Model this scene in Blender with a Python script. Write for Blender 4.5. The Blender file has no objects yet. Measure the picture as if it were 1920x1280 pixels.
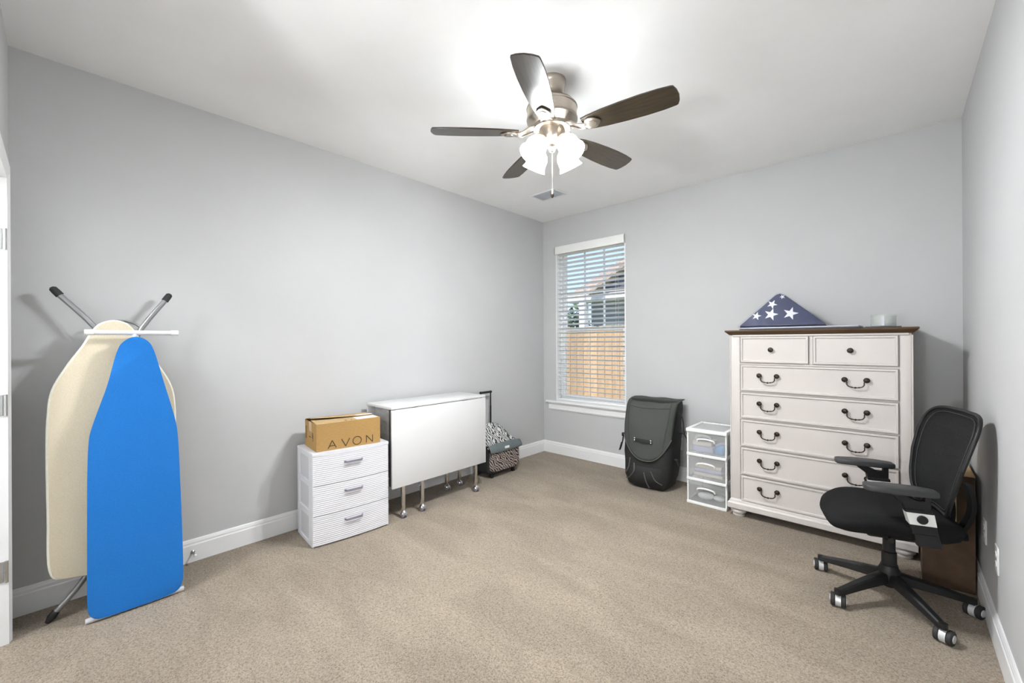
import bpy, bmesh, math, random
from mathutils import Vector, Matrix
random.seed(7)
R = math.radians
PI = math.pi
scene = bpy.context.scene
COL = scene.collection

# ------------------------------------------------------------------ camera
ROOM_W, ROOM_D, ROOM_H, FRONT = 3.436, 3.946, 2.74, -0.165
cam_data = bpy.data.cameras.new('camera')
cam_data.sensor_width = 36.0
cam_data.lens = 36.0 * 782.45 / 1920.0
cam_data.clip_start = 0.02
cam = bpy.data.objects.new('camera', cam_data)
COL.objects.link(cam)
yaw, pitch, roll = 0.7454, 0.0002, -0.0052
cam.matrix_world = (Matrix.Translation((3.1245, 0.0, 1.311)) @ Matrix.Rotation(yaw, 4, 'Z')
                    @ Matrix.Rotation(PI / 2 + pitch, 4, 'X') @ Matrix.Rotation(roll, 4, 'Z'))
scene.camera = cam

# ------------------------------------------------------------------ world, sun, exposure
scene.view_settings.view_transform = 'Standard'
scene.view_settings.look = 'None'
scene.view_settings.gamma = 1.0
scene.view_settings.use_curve_mapping = False
scene.view_settings.exposure = 1.15
world = bpy.data.worlds.new('world')
scene.world = world
world.use_nodes = True
wn = world.node_tree.nodes
wl = world.node_tree.links
wn.clear()
wo = wn.new('ShaderNodeOutputWorld')
wb = wn.new('ShaderNodeBackground')
tcw = wn.new('ShaderNodeTexCoord')
sep = wn.new('ShaderNodeSeparateXYZ')
wl.new(tcw.outputs['Generated'], sep.inputs[0])
ramp = wn.new('ShaderNodeValToRGB')          # clear blue sky, paler towards the horizon all round
ramp.color_ramp.elements[0].position = 0.0
ramp.color_ramp.elements[0].color = (0.62, 0.80, 1.0, 1)
ramp.color_ramp.elements[1].position = 0.6
ramp.color_ramp.elements[1].color = (0.26, 0.48, 1.0, 1)
wl.new(sep.outputs['Z'], ramp.inputs['Fac'])
wb.inputs['Strength'].default_value = 0.66
wl.new(ramp.outputs['Color'], wb.inputs['Color'])
wl.new(wb.outputs[0], wo.inputs['Surface'])

sun_d = bpy.data.lights.new('sun', 'SUN')
sun_d.energy = 2.9
sun_d.angle = R(0.6)
sun_d.color = (1.0, 0.95, 0.88)
sun = bpy.data.objects.new('sun', sun_d)
COL.objects.link(sun)
sun.rotation_euler = Vector((-0.25, 0.62, -0.85)).to_track_quat('-Z', 'Y').to_euler()

BULB_W = 25.0
SHADE_E = 14.0
FILL_W = 42.0

# ------------------------------------------------------------------ materials
MATS = {}


def mat(name, col, rough=0.6, metal=0.0, noise=0.0, nscale=20.0, bump=0.0, bscale=200.0, spec=0.5,
        sheen=0.0, coat=0.0, col2=None, stretch=None):
    m = bpy.data.materials.new(name)
    m.use_nodes = True
    nt = m.node_tree
    p = nt.nodes['Principled BSDF']
    p.inputs['Base Color'].default_value = (*col, 1)
    p.inputs['Roughness'].default_value = rough
    p.inputs['Metallic'].default_value = metal
    p.inputs['Specular IOR Level'].default_value = spec
    if sheen:
        p.inputs['Sheen Weight'].default_value = sheen
    if coat:
        p.inputs['Coat Weight'].default_value = coat
    tc = nt.nodes.new('ShaderNodeTexCoord')
    vec = tc.outputs['Object']
    if stretch:
        mp = nt.nodes.new('ShaderNodeMapping')
        mp.inputs['Scale'].default_value = stretch
        nt.links.new(vec, mp.inputs['Vector'])
        vec = mp.outputs['Vector']
    if noise or col2:
        n = nt.nodes.new('ShaderNodeTexNoise')
        n.inputs['Scale'].default_value = nscale
        n.inputs['Detail'].default_value = 6
        nt.links.new(vec, n.inputs['Vector'])
        r = nt.nodes.new('ShaderNodeValToRGB')
        a = col if col2 else [c * (1 - noise) for c in col]
        b = col2 if col2 else [min(1, c * (1 + noise)) for c in col]
        r.color_ramp.elements[0].position = 0.33
        r.color_ramp.elements[1].position = 0.67
        r.color_ramp.elements[0].color = (*a, 1)
        r.color_ramp.elements[1].color = (*b, 1)
        nt.links.new(n.outputs['Fac'], r.inputs['Fac'])
        nt.links.new(r.outputs['Color'], p.inputs['Base Color'])
    if bump:
        n2 = nt.nodes.new('ShaderNodeTexNoise')
        n2.inputs['Scale'].default_value = bscale
        n2.inputs['Detail'].default_value = 4
        nt.links.new(vec, n2.inputs['Vector'])
        bp = nt.nodes.new('ShaderNodeBump')
        bp.inputs['Strength'].default_value = bump
        bp.inputs['Distance'].default_value = 0.004
        nt.links.new(n2.outputs['Fac'], bp.inputs['Height'])
        nt.links.new(bp.outputs['Normal'], p.inputs['Normal'])
    MATS[name] = m
    return m


def glassy(name, col=(1, 1, 1), diffuse=0.0, gloss=0.06, rough=0.05):
    """thin clear or frosted sheet: transparent with a little gloss and haze"""
    m = bpy.data.materials.new(name)
    m.use_nodes = True
    nt = m.node_tree
    nt.nodes.clear()
    out = nt.nodes.new('ShaderNodeOutputMaterial')
    tr = nt.nodes.new('ShaderNodeBsdfTransparent')
    tr.inputs[0].default_value = (*col, 1)
    gl = nt.nodes.new('ShaderNodeBsdfGlossy')
    gl.inputs['Roughness'].default_value = rough
    df = nt.nodes.new('ShaderNodeBsdfDiffuse')
    df.inputs[0].default_value = (*[min(1, c * 0.9) for c in col], 1)
    tl = nt.nodes.new('ShaderNodeBsdfTranslucent')
    tl.inputs[0].default_value = (*[min(1, c * 0.9) for c in col], 1)
    dm = nt.nodes.new('ShaderNodeMixShader')
    dm.inputs[0].default_value = 0.45
    nt.links.new(df.outputs[0], dm.inputs[1])
    nt.links.new(tl.outputs[0], dm.inputs[2])
    m1 = nt.nodes.new('ShaderNodeMixShader')
    m1.inputs[0].default_value = diffuse
    nt.links.new(tr.outputs[0], m1.inputs[1])
    nt.links.new(dm.outputs[0], m1.inputs[2])
    m2 = nt.nodes.new('ShaderNodeMixShader')
    m2.inputs[0].default_value = gloss
    nt.links.new(m1.outputs[0], m2.inputs[1])
    nt.links.new(gl.outputs[0], m2.inputs[2])
    nt.links.new(m2.outputs[0], out.inputs[0])
    MATS[name] = m
    return m


def emit(name, col, strength):
    m = bpy.data.materials.new(name)
    m.use_nodes = True
    p = m.node_tree.nodes['Principled BSDF']
    p.inputs['Base Color'].default_value = (0.9, 0.9, 0.88, 1)
    p.inputs['Emission Color'].default_value = (*col, 1)
    p.inputs['Emission Strength'].default_value = strength
    MATS[name] = m
    return m


mat('wall_paint', (0.520, 0.522, 0.523), 0.75, noise=0.012, nscale=3, bump=0.05, bscale=350, spec=0.25)
mat('ceiling_paint', (0.90, 0.90, 0.895), 0.85, noise=0.01, nscale=4, bump=0.08, bscale=300, spec=0.2)
mat('trim_white', (0.80, 0.80, 0.80), 0.35, noise=0.01, nscale=6)
mat('blind_white', (0.86, 0.86, 0.84), 0.4, noise=0.01, nscale=6)
mat('vinyl_white', (0.84, 0.84, 0.82), 0.4)
mat('nickel', (0.44, 0.39, 0.33), 0.30, 1.0, noise=0.06, nscale=60, stretch=(1, 1, 12))
mat('steel', (0.55, 0.55, 0.55), 0.25, 1.0)
mat('chrome', (0.75, 0.74, 0.72), 0.12, 1.0)
mat('vent_white', (0.78, 0.79, 0.80), 0.5)
mat('vent_dark', (0.70, 0.73, 0.78), 0.6)
mat('plastic_white', (0.69, 0.69, 0.72), 0.35, noise=0.01, nscale=8)
mat('plastic_lavender_shaded', (0.56, 0.56, 0.58), 0.4)  # lavender plastic, darkened to paint shade into the recessed side panels
mat('handle_grey', (0.22, 0.21, 0.26), 0.35)
mat('laminate_white', (0.64, 0.64, 0.638), 0.35, noise=0.008, nscale=5)
mat('dark_core', (0.04, 0.04, 0.045), 0.6)
mat('grey_panel', (0.33, 0.33, 0.33), 0.6, noise=0.15, nscale=60)
mat('black_plastic', (0.010, 0.010, 0.0105), 0.45, spec=0.35)
mat('armrest_grey', (0.034, 0.035, 0.036), 0.5)
mat('black_fabric', (0.0075, 0.0075, 0.008), 0.95, noise=0.3, nscale=400, bump=0.5, bscale=700, spec=0.2)
mat('black_rubber', (0.02, 0.02, 0.02), 0.7)
mat('silver_plastic', (0.62, 0.62, 0.63), 0.35, 0.3)
mat('label_white', (0.75, 0.75, 0.73), 0.5)
mat('chest_white', (0.565, 0.525, 0.500), 0.42, noise=0.015, nscale=5)
mat('walnut', (0.050, 0.024, 0.008), 0.38, col2=(0.085, 0.044, 0.014), nscale=6, stretch=(1, 9, 30))
mat('bronze', (0.045, 0.035, 0.028), 0.38, 0.9, noise=0.3, nscale=120)
mat('blue_cloth', (0.014, 0.160, 0.500), 0.9, noise=0.10, nscale=330, bump=0.25, bscale=500, spec=0.2, sheen=0.1)
mat('cream_cloth', (0.66, 0.585, 0.44), 0.9, noise=0.05, nscale=200, bump=0.25, bscale=300, spec=0.2)
mat('cream_hem', (0.80, 0.78, 0.68), 0.8, noise=0.03, nscale=60, bump=0.2, bscale=120)
mat('grey_tube', (0.30, 0.31, 0.31), 0.35, 0.7)
mat('cardboard', (0.38, 0.232, 0.085), 0.8, noise=0.08, nscale=45, stretch=(1, 1, 6), spec=0.25)
mat('cardboard_pale', (0.46, 0.32, 0.165), 0.8, noise=0.07, nscale=45, spec=0.25)
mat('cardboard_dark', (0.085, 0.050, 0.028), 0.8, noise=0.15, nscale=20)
mat('print_brown', (0.045, 0.022, 0.008), 0.7)
mat('tape', (0.60, 0.46, 0.28), 0.25)
mat('label_paper', (0.74, 0.74, 0.73), 0.6, noise=0.08, nscale=90)
mat('bag_black', (0.02, 0.02, 0.021), 0.7, bump=0.2, bscale=300)
mat('teal_vinyl', (0.115, 0.140, 0.140), 0.5, noise=0.06, nscale=15)
mat('pack_grey', (0.058, 0.062, 0.056), 0.8, noise=0.16, nscale=260, bump=0.5, bscale=450, spec=0.35)
mat('pack_black', (0.0065, 0.006, 0.006), 0.75, noise=0.3, nscale=90, bump=0.3, bscale=300)
mat('webbing', (0.02, 0.02, 0.02), 0.8, bump=0.3, bscale=500)
mat('piping_grey', (0.075, 0.072, 0.066), 0.7)
mat('flag_blue', (0.022, 0.032, 0.098), 0.8, noise=0.18, nscale=50, bump=0.2, bscale=200)
mat('star_white', (0.80, 0.80, 0.82), 0.7)
mat('folder_grey', (0.50, 0.50, 0.56), 0.4)
mat('folder_dark', (0.07, 0.075, 0.11), 0.5)
mat('fence_wood', (0.47, 0.29, 0.15), 0.85, col2=(0.60, 0.40, 0.23), nscale=5, stretch=(6, 6, 0.6))
_fm = MATS['fence_wood'].node_tree
_oi = _fm.nodes.new('ShaderNodeObjectInfo')
_mr = _fm.nodes.new('ShaderNodeMapRange')
_mr.inputs['To Min'].default_value = 0.62
_mr.inputs['To Max'].default_value = 1.12
_hm = _fm.nodes.new('ShaderNodeMix')
_hm.data_type = 'RGBA'
_hm.blend_type = 'MULTIPLY'
_hm.inputs['Factor'].default_value = 1.0
_fm.links.new(_oi.outputs['Random'], _mr.inputs['Value'])
_fp = _fm.nodes['Principled BSDF']
_fm.links.new(_fp.inputs['Base Color'].links[0].from_socket, _hm.inputs[6])
_fm.links.new(_mr.outputs[0], _hm.inputs[7])
_fm.links.new(_hm.outputs[2], _fp.inputs['Base Color'])
mat('shingle', (0.34, 0.25, 0.19), 0.95, col2=(0.48, 0.37, 0.29), nscale=9)
mat('siding', (0.24, 0.26, 0.25), 0.8, noise=0.05, nscale=4)
mat('gable_siding', (0.10, 0.105, 0.15), 0.8, noise=0.05, nscale=4)
mat('house_white', (0.80, 0.79, 0.76), 0.6)
mat('dark_glass', (0.03, 0.035, 0.04), 0.15)
mat('lawn', (0.13, 0.20, 0.06), 0.95, noise=0.3, nscale=6)
mat('leaf', (0.06, 0.12, 0.035), 0.8, noise=0.4, nscale=12)
mat('bark', (0.14, 0.10, 0.07), 0.9)
mat('bin_white', (0.80, 0.80, 0.78), 0.45)
mat('item_white', (0.78, 0.77, 0.78), 0.6)
mat('item_grey', (0.20, 0.20, 0.21), 0.6)
mat('item_blue', (0.10, 0.30, 0.62), 0.7)
mat('item_violet', (0.45, 0.45, 0.62), 0.7)
mat('item_beige', (0.66, 0.58, 0.52), 0.8)
glassy('window_glass', (1, 1, 1), 0.0, 0.04, 0.0)
glassy('bin_clear', (0.97, 0.98, 0.98), 0.23, 0.04, 0.25)
glassy('bin_milky', (0.97, 0.97, 0.97), 0.70, 0.04, 0.3)
glassy('sleeve_clear', (0.98, 0.98, 1.0), 0.03, 0.10, 0.12)
glassy('jar_clear', (0.95, 0.97, 0.95), 0.28, 0.08, 0.05)
def slat_plastic():
    """thin white slats that let a little daylight through"""
    m = bpy.data.materials.new('blind_slat')
    m.use_nodes = True
    nt = m.node_tree
    nt.nodes.clear()
    out = nt.nodes.new('ShaderNodeOutputMaterial')
    d = nt.nodes.new('ShaderNodeBsdfDiffuse')
    d.inputs[0].default_value = (0.90, 0.90, 0.88, 1)
    t = nt.nodes.new('ShaderNodeBsdfTranslucent')
    t.inputs[0].default_value = (0.92, 0.91, 0.88, 1)
    x = nt.nodes.new('ShaderNodeMixShader')
    x.inputs[0].default_value = 0.50
    nt.links.new(d.outputs[0], x.inputs[1])
    nt.links.new(t.outputs[0], x.inputs[2])
    nt.links.new(x.outputs[0], out.inputs[0])
    MATS['blind_slat'] = m


slat_plastic()
emit('shade_glass', (0.945, 0.975, 1.0), SHADE_E)
emit('bulb_glow', (1.0, 0.95, 0.86), 14.0)
emit('fill_diffuser', (1.0, 0.97, 0.92), 2.0)  # glow of the two added fill lamps


def carpet():
    m = bpy.data.materials.new('carpet')
    m.use_nodes = True
    nt = m.node_tree
    L = nt.links
    p = nt.nodes['Principled BSDF']
    p.inputs['Roughness'].default_value = 0.95
    p.inputs['Specular IOR Level'].default_value = 0.1
    p.inputs['Sheen Weight'].default_value = 0.15
    tc = nt.nodes.new('ShaderNodeTexCoord')

    def nz(scale, det, dist=0.0, stretch=None):
        n = nt.nodes.new('ShaderNodeTexNoise')
        n.inputs['Scale'].default_value = scale
        n.inputs['Detail'].default_value = det
        n.inputs['Distortion'].default_value = dist
        if stretch:
            mp = nt.nodes.new('ShaderNodeMapping')
            mp.inputs['Scale'].default_value = stretch
            mp.inputs['Rotation'].default_value = (0, 0, R(35))
            L.new(tc.outputs['Object'], mp.inputs['Vector'])
            L.new(mp.outputs['Vector'], n.inputs['Vector'])
        else:
            L.new(tc.outputs['Object'], n.inputs['Vector'])
        return n
    fine = nz(135, 3, 1.2)
    r1 = nt.nodes.new('ShaderNodeValToRGB')
    r1.color_ramp.elements[0].position = 0.36
    r1.color_ramp.elements[1].position = 0.60
    r1.color_ramp.elements[0].color = (0.195, 0.154, 0.114, 1)
    r1.color_ramp.elements[1].color = (0.375, 0.313, 0.241, 1)
    L.new(fine.outputs['Fac'], r1.inputs['Fac'])
    # brushed pile: broad vacuum and footstep marks
    big = nz(1.7, 3, 0.6, (1.0, 2.6, 1.0))
    r2 = nt.nodes.new('ShaderNodeValToRGB')
    r2.color_ramp.elements[0].position = 0.38
    r2.color_ramp.elements[1].position = 0.64
    r2.color_ramp.elements[0].color = (0.90, 0.895, 0.89, 1)
    r2.color_ramp.elements[1].color = (1.09, 1.09, 1.09, 1)
    L.new(big.outputs['Fac'], r2.inputs['Fac'])
    mx = nt.nodes.new('ShaderNodeMix')
    mx.data_type = 'RGBA'
    mx.blend_type = 'MULTIPLY'
    mx.inputs['Factor'].default_value = 1.0
    L.new(r1.outputs['Color'], mx.inputs[6])
    L.new(r2.outputs['Color'], mx.inputs[7])
    L.new(mx.outputs[2], p.inputs['Base Color'])
    b = nt.nodes.new('ShaderNodeBump')
    b.inputs['Strength'].default_value = 0.9
    b.inputs['Distance'].default_value = 0.008
    L.new(fine.outputs['Fac'], b.inputs['Height'])
    L.new(b.outputs['Normal'], p.inputs['Normal'])
    MATS['carpet'] = m


def zebra(name, a, b, scale):
    m = bpy.data.materials.new(name)
    m.use_nodes = True
    nt = m.node_tree
    p = nt.nodes['Principled BSDF']
    p.inputs['Roughness'].default_value = 0.7
    tc = nt.nodes.new('ShaderNodeTexCoord')
    w = nt.nodes.new('ShaderNodeTexWave')
    w.wave_type = 'BANDS'
    w.bands_direction = 'DIAGONAL'
    w.inputs['Scale'].default_value = scale
    w.inputs['Distortion'].default_value = 9.0
    w.inputs['Detail'].default_value = 1.0
    w.inputs['Detail Scale'].default_value = 0.9
    nt.links.new(tc.outputs['Object'], w.inputs['Vector'])
    r = nt.nodes.new('ShaderNodeValToRGB')
    r.color_ramp.elements[0].position = 0.42
    r.color_ramp.elements[1].position = 0.56
    r.color_ramp.elements[0].color = (*a, 1)
    r.color_ramp.elements[1].color = (*b, 1)
    nt.links.new(w.outputs['Fac'], r.inputs['Fac'])
    nt.links.new(r.outputs['Color'], p.inputs['Base Color'])
    MATS[name] = m


def blade_wood():
    m = mat('blade_wood', (0.012, 0.008, 0.0045), 0.28, col2=(0.045, 0.031, 0.016), nscale=7, stretch=(1.2, 22, 22),
            spec=0.6, coat=0.25)
    m.node_tree.nodes['Principled BSDF'].inputs['Coat Roughness'].default_value = 0.3


def mesh_back():
    m = mat('mesh_fabric', (0.008, 0.008, 0.0085), 0.8, spec=0.25)
    nt = m.node_tree
    tc = nt.nodes.new('ShaderNodeTexCoord')
    w = nt.nodes.new('ShaderNodeTexWave')
    w.wave_type = 'BANDS'
    w.bands_direction = 'Z'
    w.inputs['Scale'].default_value = 60
    w.inputs['Distortion'].default_value = 0.6
    nt.links.new(tc.outputs['Object'], w.inputs['Vector'])
    b = nt.nodes.new('ShaderNodeBump')
    b.inputs['Strength'].default_value = 0.5
    b.inputs['Distance'].default_value = 0.002
    nt.links.new(w.outputs['Fac'], b.inputs['Height'])
    nt.links.new(b.outputs['Normal'], nt.nodes['Principled BSDF'].inputs['Normal'])


carpet()
zebra('zebra_light', (0.045, 0.045, 0.045), (0.60, 0.60, 0.58), 22.0)
zebra('zebra_dark', (0.02, 0.018, 0.018), (0.40, 0.33, 0.30), 20.0)
blade_wood()
mesh_back()

# ------------------------------------------------------------------ mesh helpers


class MB:
    """collects shapes into one bmesh"""

    def __init__(self):
        self.bm = bmesh.new()

    def _xf(self, verts, M):
        if M is not None:
            bmesh.ops.transform(self.bm, matrix=M, verts=verts)

    def box(self, x0, x1, y0, y1, z0, z1, bev=0.0, seg=2, M=None):
        before = set(self.bm.verts)
        r = bmesh.ops.create_cube(self.bm, size=1.0)
        for v in r['verts']:
            v.co = Vector((x0 + (v.co.x + .5) * (x1 - x0), y0 + (v.co.y + .5) * (y1 - y0), z0 + (v.co.z + .5) * (z1 - z0)))
        if bev > 0:
            es = list({e for v in r['verts'] for e in v.link_edges})
            bmesh.ops.bevel(self.bm, geom=es, offset=bev, segments=seg, affect='EDGES', profile=0.5)
        self._xf([v for v in self.bm.verts if v not in before], M)
        return self

    def rings(self, rings, cap=True, closed=True, M=None):
        bm = self.bm
        vs = [[bm.verts.new(p) for p in r] for r in rings]
        n = len(vs[0])
        for a, b in zip(vs[:-1], vs[1:]):
            for i in range(n if closed else n - 1):
                j = (i + 1) % n
                try:
                    bm.faces.new((a[i], a[j], b[j], b[i]))
                except ValueError:
                    pass
        if cap and closed:
            bm.faces.new(list(reversed(vs[0])))
            bm.faces.new(vs[-1])
        self._xf([v for r in vs for v in r], M)
        return self

    def lathe(self, prof, n=24, M=None, cap=True):
        rings = [[(r * math.cos(2 * PI * i / n), r * math.sin(2 * PI * i / n), z) for i in range(n)] for r, z in prof]
        return self.rings(rings, cap=cap, M=M)

    def tube(self, pts, r, n=10, M=None, cap=True, flat=None):
        """round (or flat) bar along a path; r may be a list"""
        pts = [Vector(p) for p in pts]
        rs = r if isinstance(r, (list, tuple)) else [r] * len(pts)
        rings = []
        t = (pts[1] - pts[0]).normalized()
        up = Vector((0, 0, 1)) if abs(t.z) < 0.9 else Vector((0, 1, 0))
        u = t.cross(up).normalized()
        for i, p in enumerate(pts):
            if i == 0:
                t = pts[1] - pts[0]
            elif i == len(pts) - 1:
                t = pts[-1] - pts[-2]
            else:
                t = (pts[i + 1] - pts[i]).normalized() + (pts[i] - pts[i - 1]).normalized()
            t.normalize()
            u = (u - t * u.dot(t)).normalized()
            v = t.cross(u)
            k = flat if flat else 1.0
            rings.append([p + u * math.cos(2 * PI * a / n) * rs[i] + v * math.sin(2 * PI * a / n) * rs[i] * k
                          for a in range(n)])
        return self.rings(rings, cap=cap, M=M)

    def strap(self, pts, width, thick, wdir, M=None):
        """flat band along a path, wdir = direction of its width"""
        pts = [Vector(p) for p in pts]
        w = Vector(wdir).normalized() * width / 2
        rings = []
        for i, p in enumerate(pts):
            t = (pts[min(i + 1, len(pts) - 1)] - pts[max(i - 1, 0)]).normalized()
            nn = t.cross(w.normalized()) * thick / 2
            rings.append([p - w - nn, p + w - nn, p + w + nn, p - w + nn])
        return self.rings(rings, M=M)

    def prism(self, outline, h0, h1, bev=0.0, seg=2, M=None):
        """outline in local XY pushed from h0 to h1 in Z"""
        bm = self.bm
        before = set(bm.verts)
        lo = [bm.verts.new((x, y, h0)) for x, y in outline]
        hi = [bm.verts.new((x, y, h1)) for x, y in outline]
        f0 = bm.faces.new(list(reversed(lo)))
        f1 = bm.faces.new(hi)
        n = len(lo)
        for i in range(n):
            j = (i + 1) % n
            bm.faces.new((lo[i], lo[j], hi[j], hi[i]))
        if bev > 0:
            es = list(set(f0.edges) | set(f1.edges))
            bmesh.ops.bevel(bm, geom=es, offset=bev, segments=seg, affect='EDGES', profile=0.5)
        self._xf([v for v in bm.verts if v not in before], M)
        return self

    def sphere(self, c, r, sx=1, sy=1, sz=1, seg=14, M=None):
        before = set(self.bm.verts)
        bmesh.ops.create_uvsphere(self.bm, u_segments=seg, v_segments=max(6, seg // 2 + 1), radius=r)
        nv = [v for v in self.bm.verts if v not in before]
        for v in nv:
            v.co = Vector((c[0] + v.co.x * sx, c[1] + v.co.y * sy, c[2] + v.co.z * sz))
        self._xf(nv, M)
        return self

    def grid(self, fn, nu, nv, M=None):
        """open surface fn(u,v), u and v in 0..1"""
        vs = [[self.bm.verts.new(fn(i / nu, j / nv)) for j in range(nv + 1)] for i in range(nu + 1)]
        for i in range(nu):
            for j in range(nv):
                self.bm.faces.new((vs[i][j], vs[i + 1][j], vs[i + 1][j + 1], vs[i][j + 1]))
        self._xf([v for r in vs for v in r], M)
        return self

    def mesh(self, name, angle=35):
        bm = self.bm
        bmesh.ops.recalc_face_normals(bm, faces=bm.faces)
        ang = R(angle)
        for e in bm.edges:
            if len(e.link_faces) == 2:
                e.smooth = e.calc_face_angle(0.0) < ang
        for f in bm.faces:
            f.smooth = True
        me = bpy.data.meshes.new(name)
        bm.to_mesh(me)
        bm.free()
        return me

    def build(self, name, m, parent=None, loc=(0, 0, 0), angle=35):
        me = self.mesh(name, angle)
        me.materials.append(MATS[m])
        o = bpy.data.objects.new(name, me)
        COL.objects.link(o)
        o.location = loc
        if parent:
            o.parent = parent
        return o


def share(o, parent, loc, name=None, rot=None):
    c = o.copy()
    COL.objects.link(c)
    c.parent = parent
    c.location = loc
    if rot:
        c.rotation_euler = rot
    return c


def thing(name, label, cat, loc=(0, 0, 0), rz=0.0, group=None):
    o = bpy.data.objects.new(name, None)
    COL.objects.link(o)
    o.empty_display_size = 0.1
    o.location = loc
    o.rotation_euler = (0, 0, rz)
    return tag(o, label, cat, group)


def tag(o, label, cat, group=None):
    o['label'] = label
    o['category'] = cat
    if group:
        o['group'] = group
    return o


def struct(o, label=None, cat=None):
    o['kind'] = 'structure'
    if label:
        o['label'] = label
    if cat:
        o['category'] = cat
    return o


def rootstruct(name, label, cat, loc=(0, 0, 0)):
    o = bpy.data.objects.new(name, None)
    COL.objects.link(o)
    o.location = loc
    return struct(o, label, cat)


def smooth_pts(pts, n=6, closed=False):
    """Catmull-Rom through points"""
    P = [Vector(p) for p in pts]
    out = []
    m = len(P)
    rng = range(m if closed else m - 1)
    for i in rng:
        if closed:
            p0, p1, p2, p3 = P[(i - 1) % m], P[i], P[(i + 1) % m], P[(i + 2) % m]
        else:
            p0, p1, p2, p3 = P[max(i - 1, 0)], P[i], P[i + 1], P[min(i + 2, m - 1)]
        for k in range(n):
            t = k / n
            out.append(0.5 * ((2 * p1) + (p2 - p0) * t + (2 * p0 - 5 * p1 + 4 * p2 - p3) * t * t
                              + (3 * p1 - p0 - 3 * p2 + p3) * t ** 3))
    if not closed:
        out.append(P[-1])
    return out


def superring(cx, cy, z, a, b, e=4.0, n=32):
    out = []
    for i in range(n):
        t = 2 * PI * i / n
        c, s = math.cos(t), math.sin(t)
        out.append((cx + a * math.copysign(abs(c) ** (2 / e), c), cy + b * math.copysign(abs(s) ** (2 / e), s), z))
    return out


W, D, H, F0 = ROOM_W, ROOM_D, ROOM_H, FRONT
T = 0.12
# ================================================================== SETTING
struct(MB().box(-T, W + T, F0 - 1.8, D + 0.16, -0.12, 0.0).build('floor', 'carpet'),
       'beige cut pile carpet covering the bedroom floor', 'floor')
struct(MB().box(-T, W + T, F0 - 1.8, D + 0.16, H, H + 0.12).build('ceiling', 'ceiling_paint'),
       'smooth white ceiling', 'ceiling')
struct(MB().box(-T, 0, F0 - T, D + 0.16, 0, H).build('wall_left', 'wall_paint'),
       'pale grey wall behind the ironing boards and folding table', 'wall')
struct(MB().box(W, W + T, F0 - T, D + 0.16, 0, H).build('wall_right', 'wall_paint'),
       'pale grey wall beside the office chair', 'wall')
# back wall around the window opening
WX0, WX1, WZ0, WZ1 = 0.187, 1.075, 0.62, 2.405
b = MB()
b.box(0, WX0, D, D + 0.16, 0, H).box(WX1, W, D, D + 0.16, 0, H)
b.box(WX0, WX1, D, D + 0.16, 0, WZ0).box(WX0, WX1, D, D + 0.16, WZ1, H)
struct(b.build('wall_back', 'wall_paint'), 'pale grey wall with the window and white chest', 'wall')
# front wall around the two doorways (the second one, at the camera, is unseen and widened to admit fill light)
DX0, DX1, DZ = 0.262, 1.10, 2.04
EX0, EX1, EZ = 1.70, 3.33, 2.36
b = MB()
b.box(0, DX0 - 0.02, F0 - T, F0, 0, H).box(DX1 + 0.02, EX0 - 0.02, F0 - T, F0, 0, H).box(EX1 + 0.02, W, F0 - T, F0, 0, H)
b.box(DX0 - 0.02, DX1 + 0.02, F0 - T, F0, DZ + 0.02, H).box(EX0 - 0.02, EX1 + 0.02, F0 - T, F0, EZ + 0.02, H)
struct(b.build('wall_front', 'wall_paint'), 'pale grey wall holding the doorway at far left', 'wall')
# unseen hall behind the doorways, put in to bounce fill light
b = MB()
b.box(-T, 0, F0 - 1.8, F0 - T, 0, H).box(W, W + T, F0 - 1.8, F0 - T, 0, H)
b.box(-T, W + T, F0 - 1.8 - T, F0 - 1.8, 0, H).box(1.3, 1.3 + T, F0 - 1.8, F0 - T, 0, H)
struct(b.build('wall_hall_bounce', 'ceiling_paint'), 'unseen white hall and closet wall added to bounce fill light', 'wall')

# baseboards with a stepped top


def baseboard(name, p0, p1, nrm, label):
    p0, p1, nv = Vector(p0), Vector(p1), Vector(nrm)
    prof = [(0, 0), (0.014, 0), (0.014, 0.098), (0.0125, 0.102), (0.0105, 0.104), (0.0105, 0.116), (0.0085, 0.120),
            (0.007, 0.128), (0.004, 0.133), (0, 0.133)]
    r = [[p + nv * d + Vector((0, 0, z)) for d, z in prof] for p in (p0, p1)]
    return struct(MB().rings(r).build(name, 'trim_white', angle=20), label, 'baseboard')


baseboard('baseboard_left', (0, F0, 0), (0, D, 0), (1, 0, 0), 'white baseboard along the left wall')
baseboard('baseboard_back', (0.0, D, 0), (W, D, 0), (0, -1, 0), 'white baseboard under the window wall')
baseboard('baseboard_right', (W, F0, 0), (W, D, 0), (-1, 0, 0), 'white baseboard along the right wall')
baseboard('baseboard_front', (DX1 + 0.08, F0, 0), (EX0 - 0.08, F0, 0), (0, 1, 0), 'white baseboard along the doorway wall')

# doorway: casing, jamb, hinges
dr = rootstruct('door_1', 'white cased doorway with three steel hinges at far left edge', 'doorway', (0, 0, 0))
prof = [(0.0, 0.0), (0.0, 0.010), (0.012, 0.016), (0.05, 0.018), (0.06, 0.014), (0.078, 0.010), (0.078, 0.0)]  # from outer to inner


def casing(pa, pb, inward, name='casing'):
    """profile swept between two points on the wall face, inward = direction to the opening"""
    pa, pb, iv = Vector(pa), Vector(pb), Vector(inward)
    ax = (pb - pa).normalized()
    rr = []
    for k, p in enumerate((pa, pb)):
        ring = []
        for d, t in prof:
            q = p + iv * d + Vector((0, t, 0))
            ring.append(q)
        rr.append(ring)
    return rr


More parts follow.
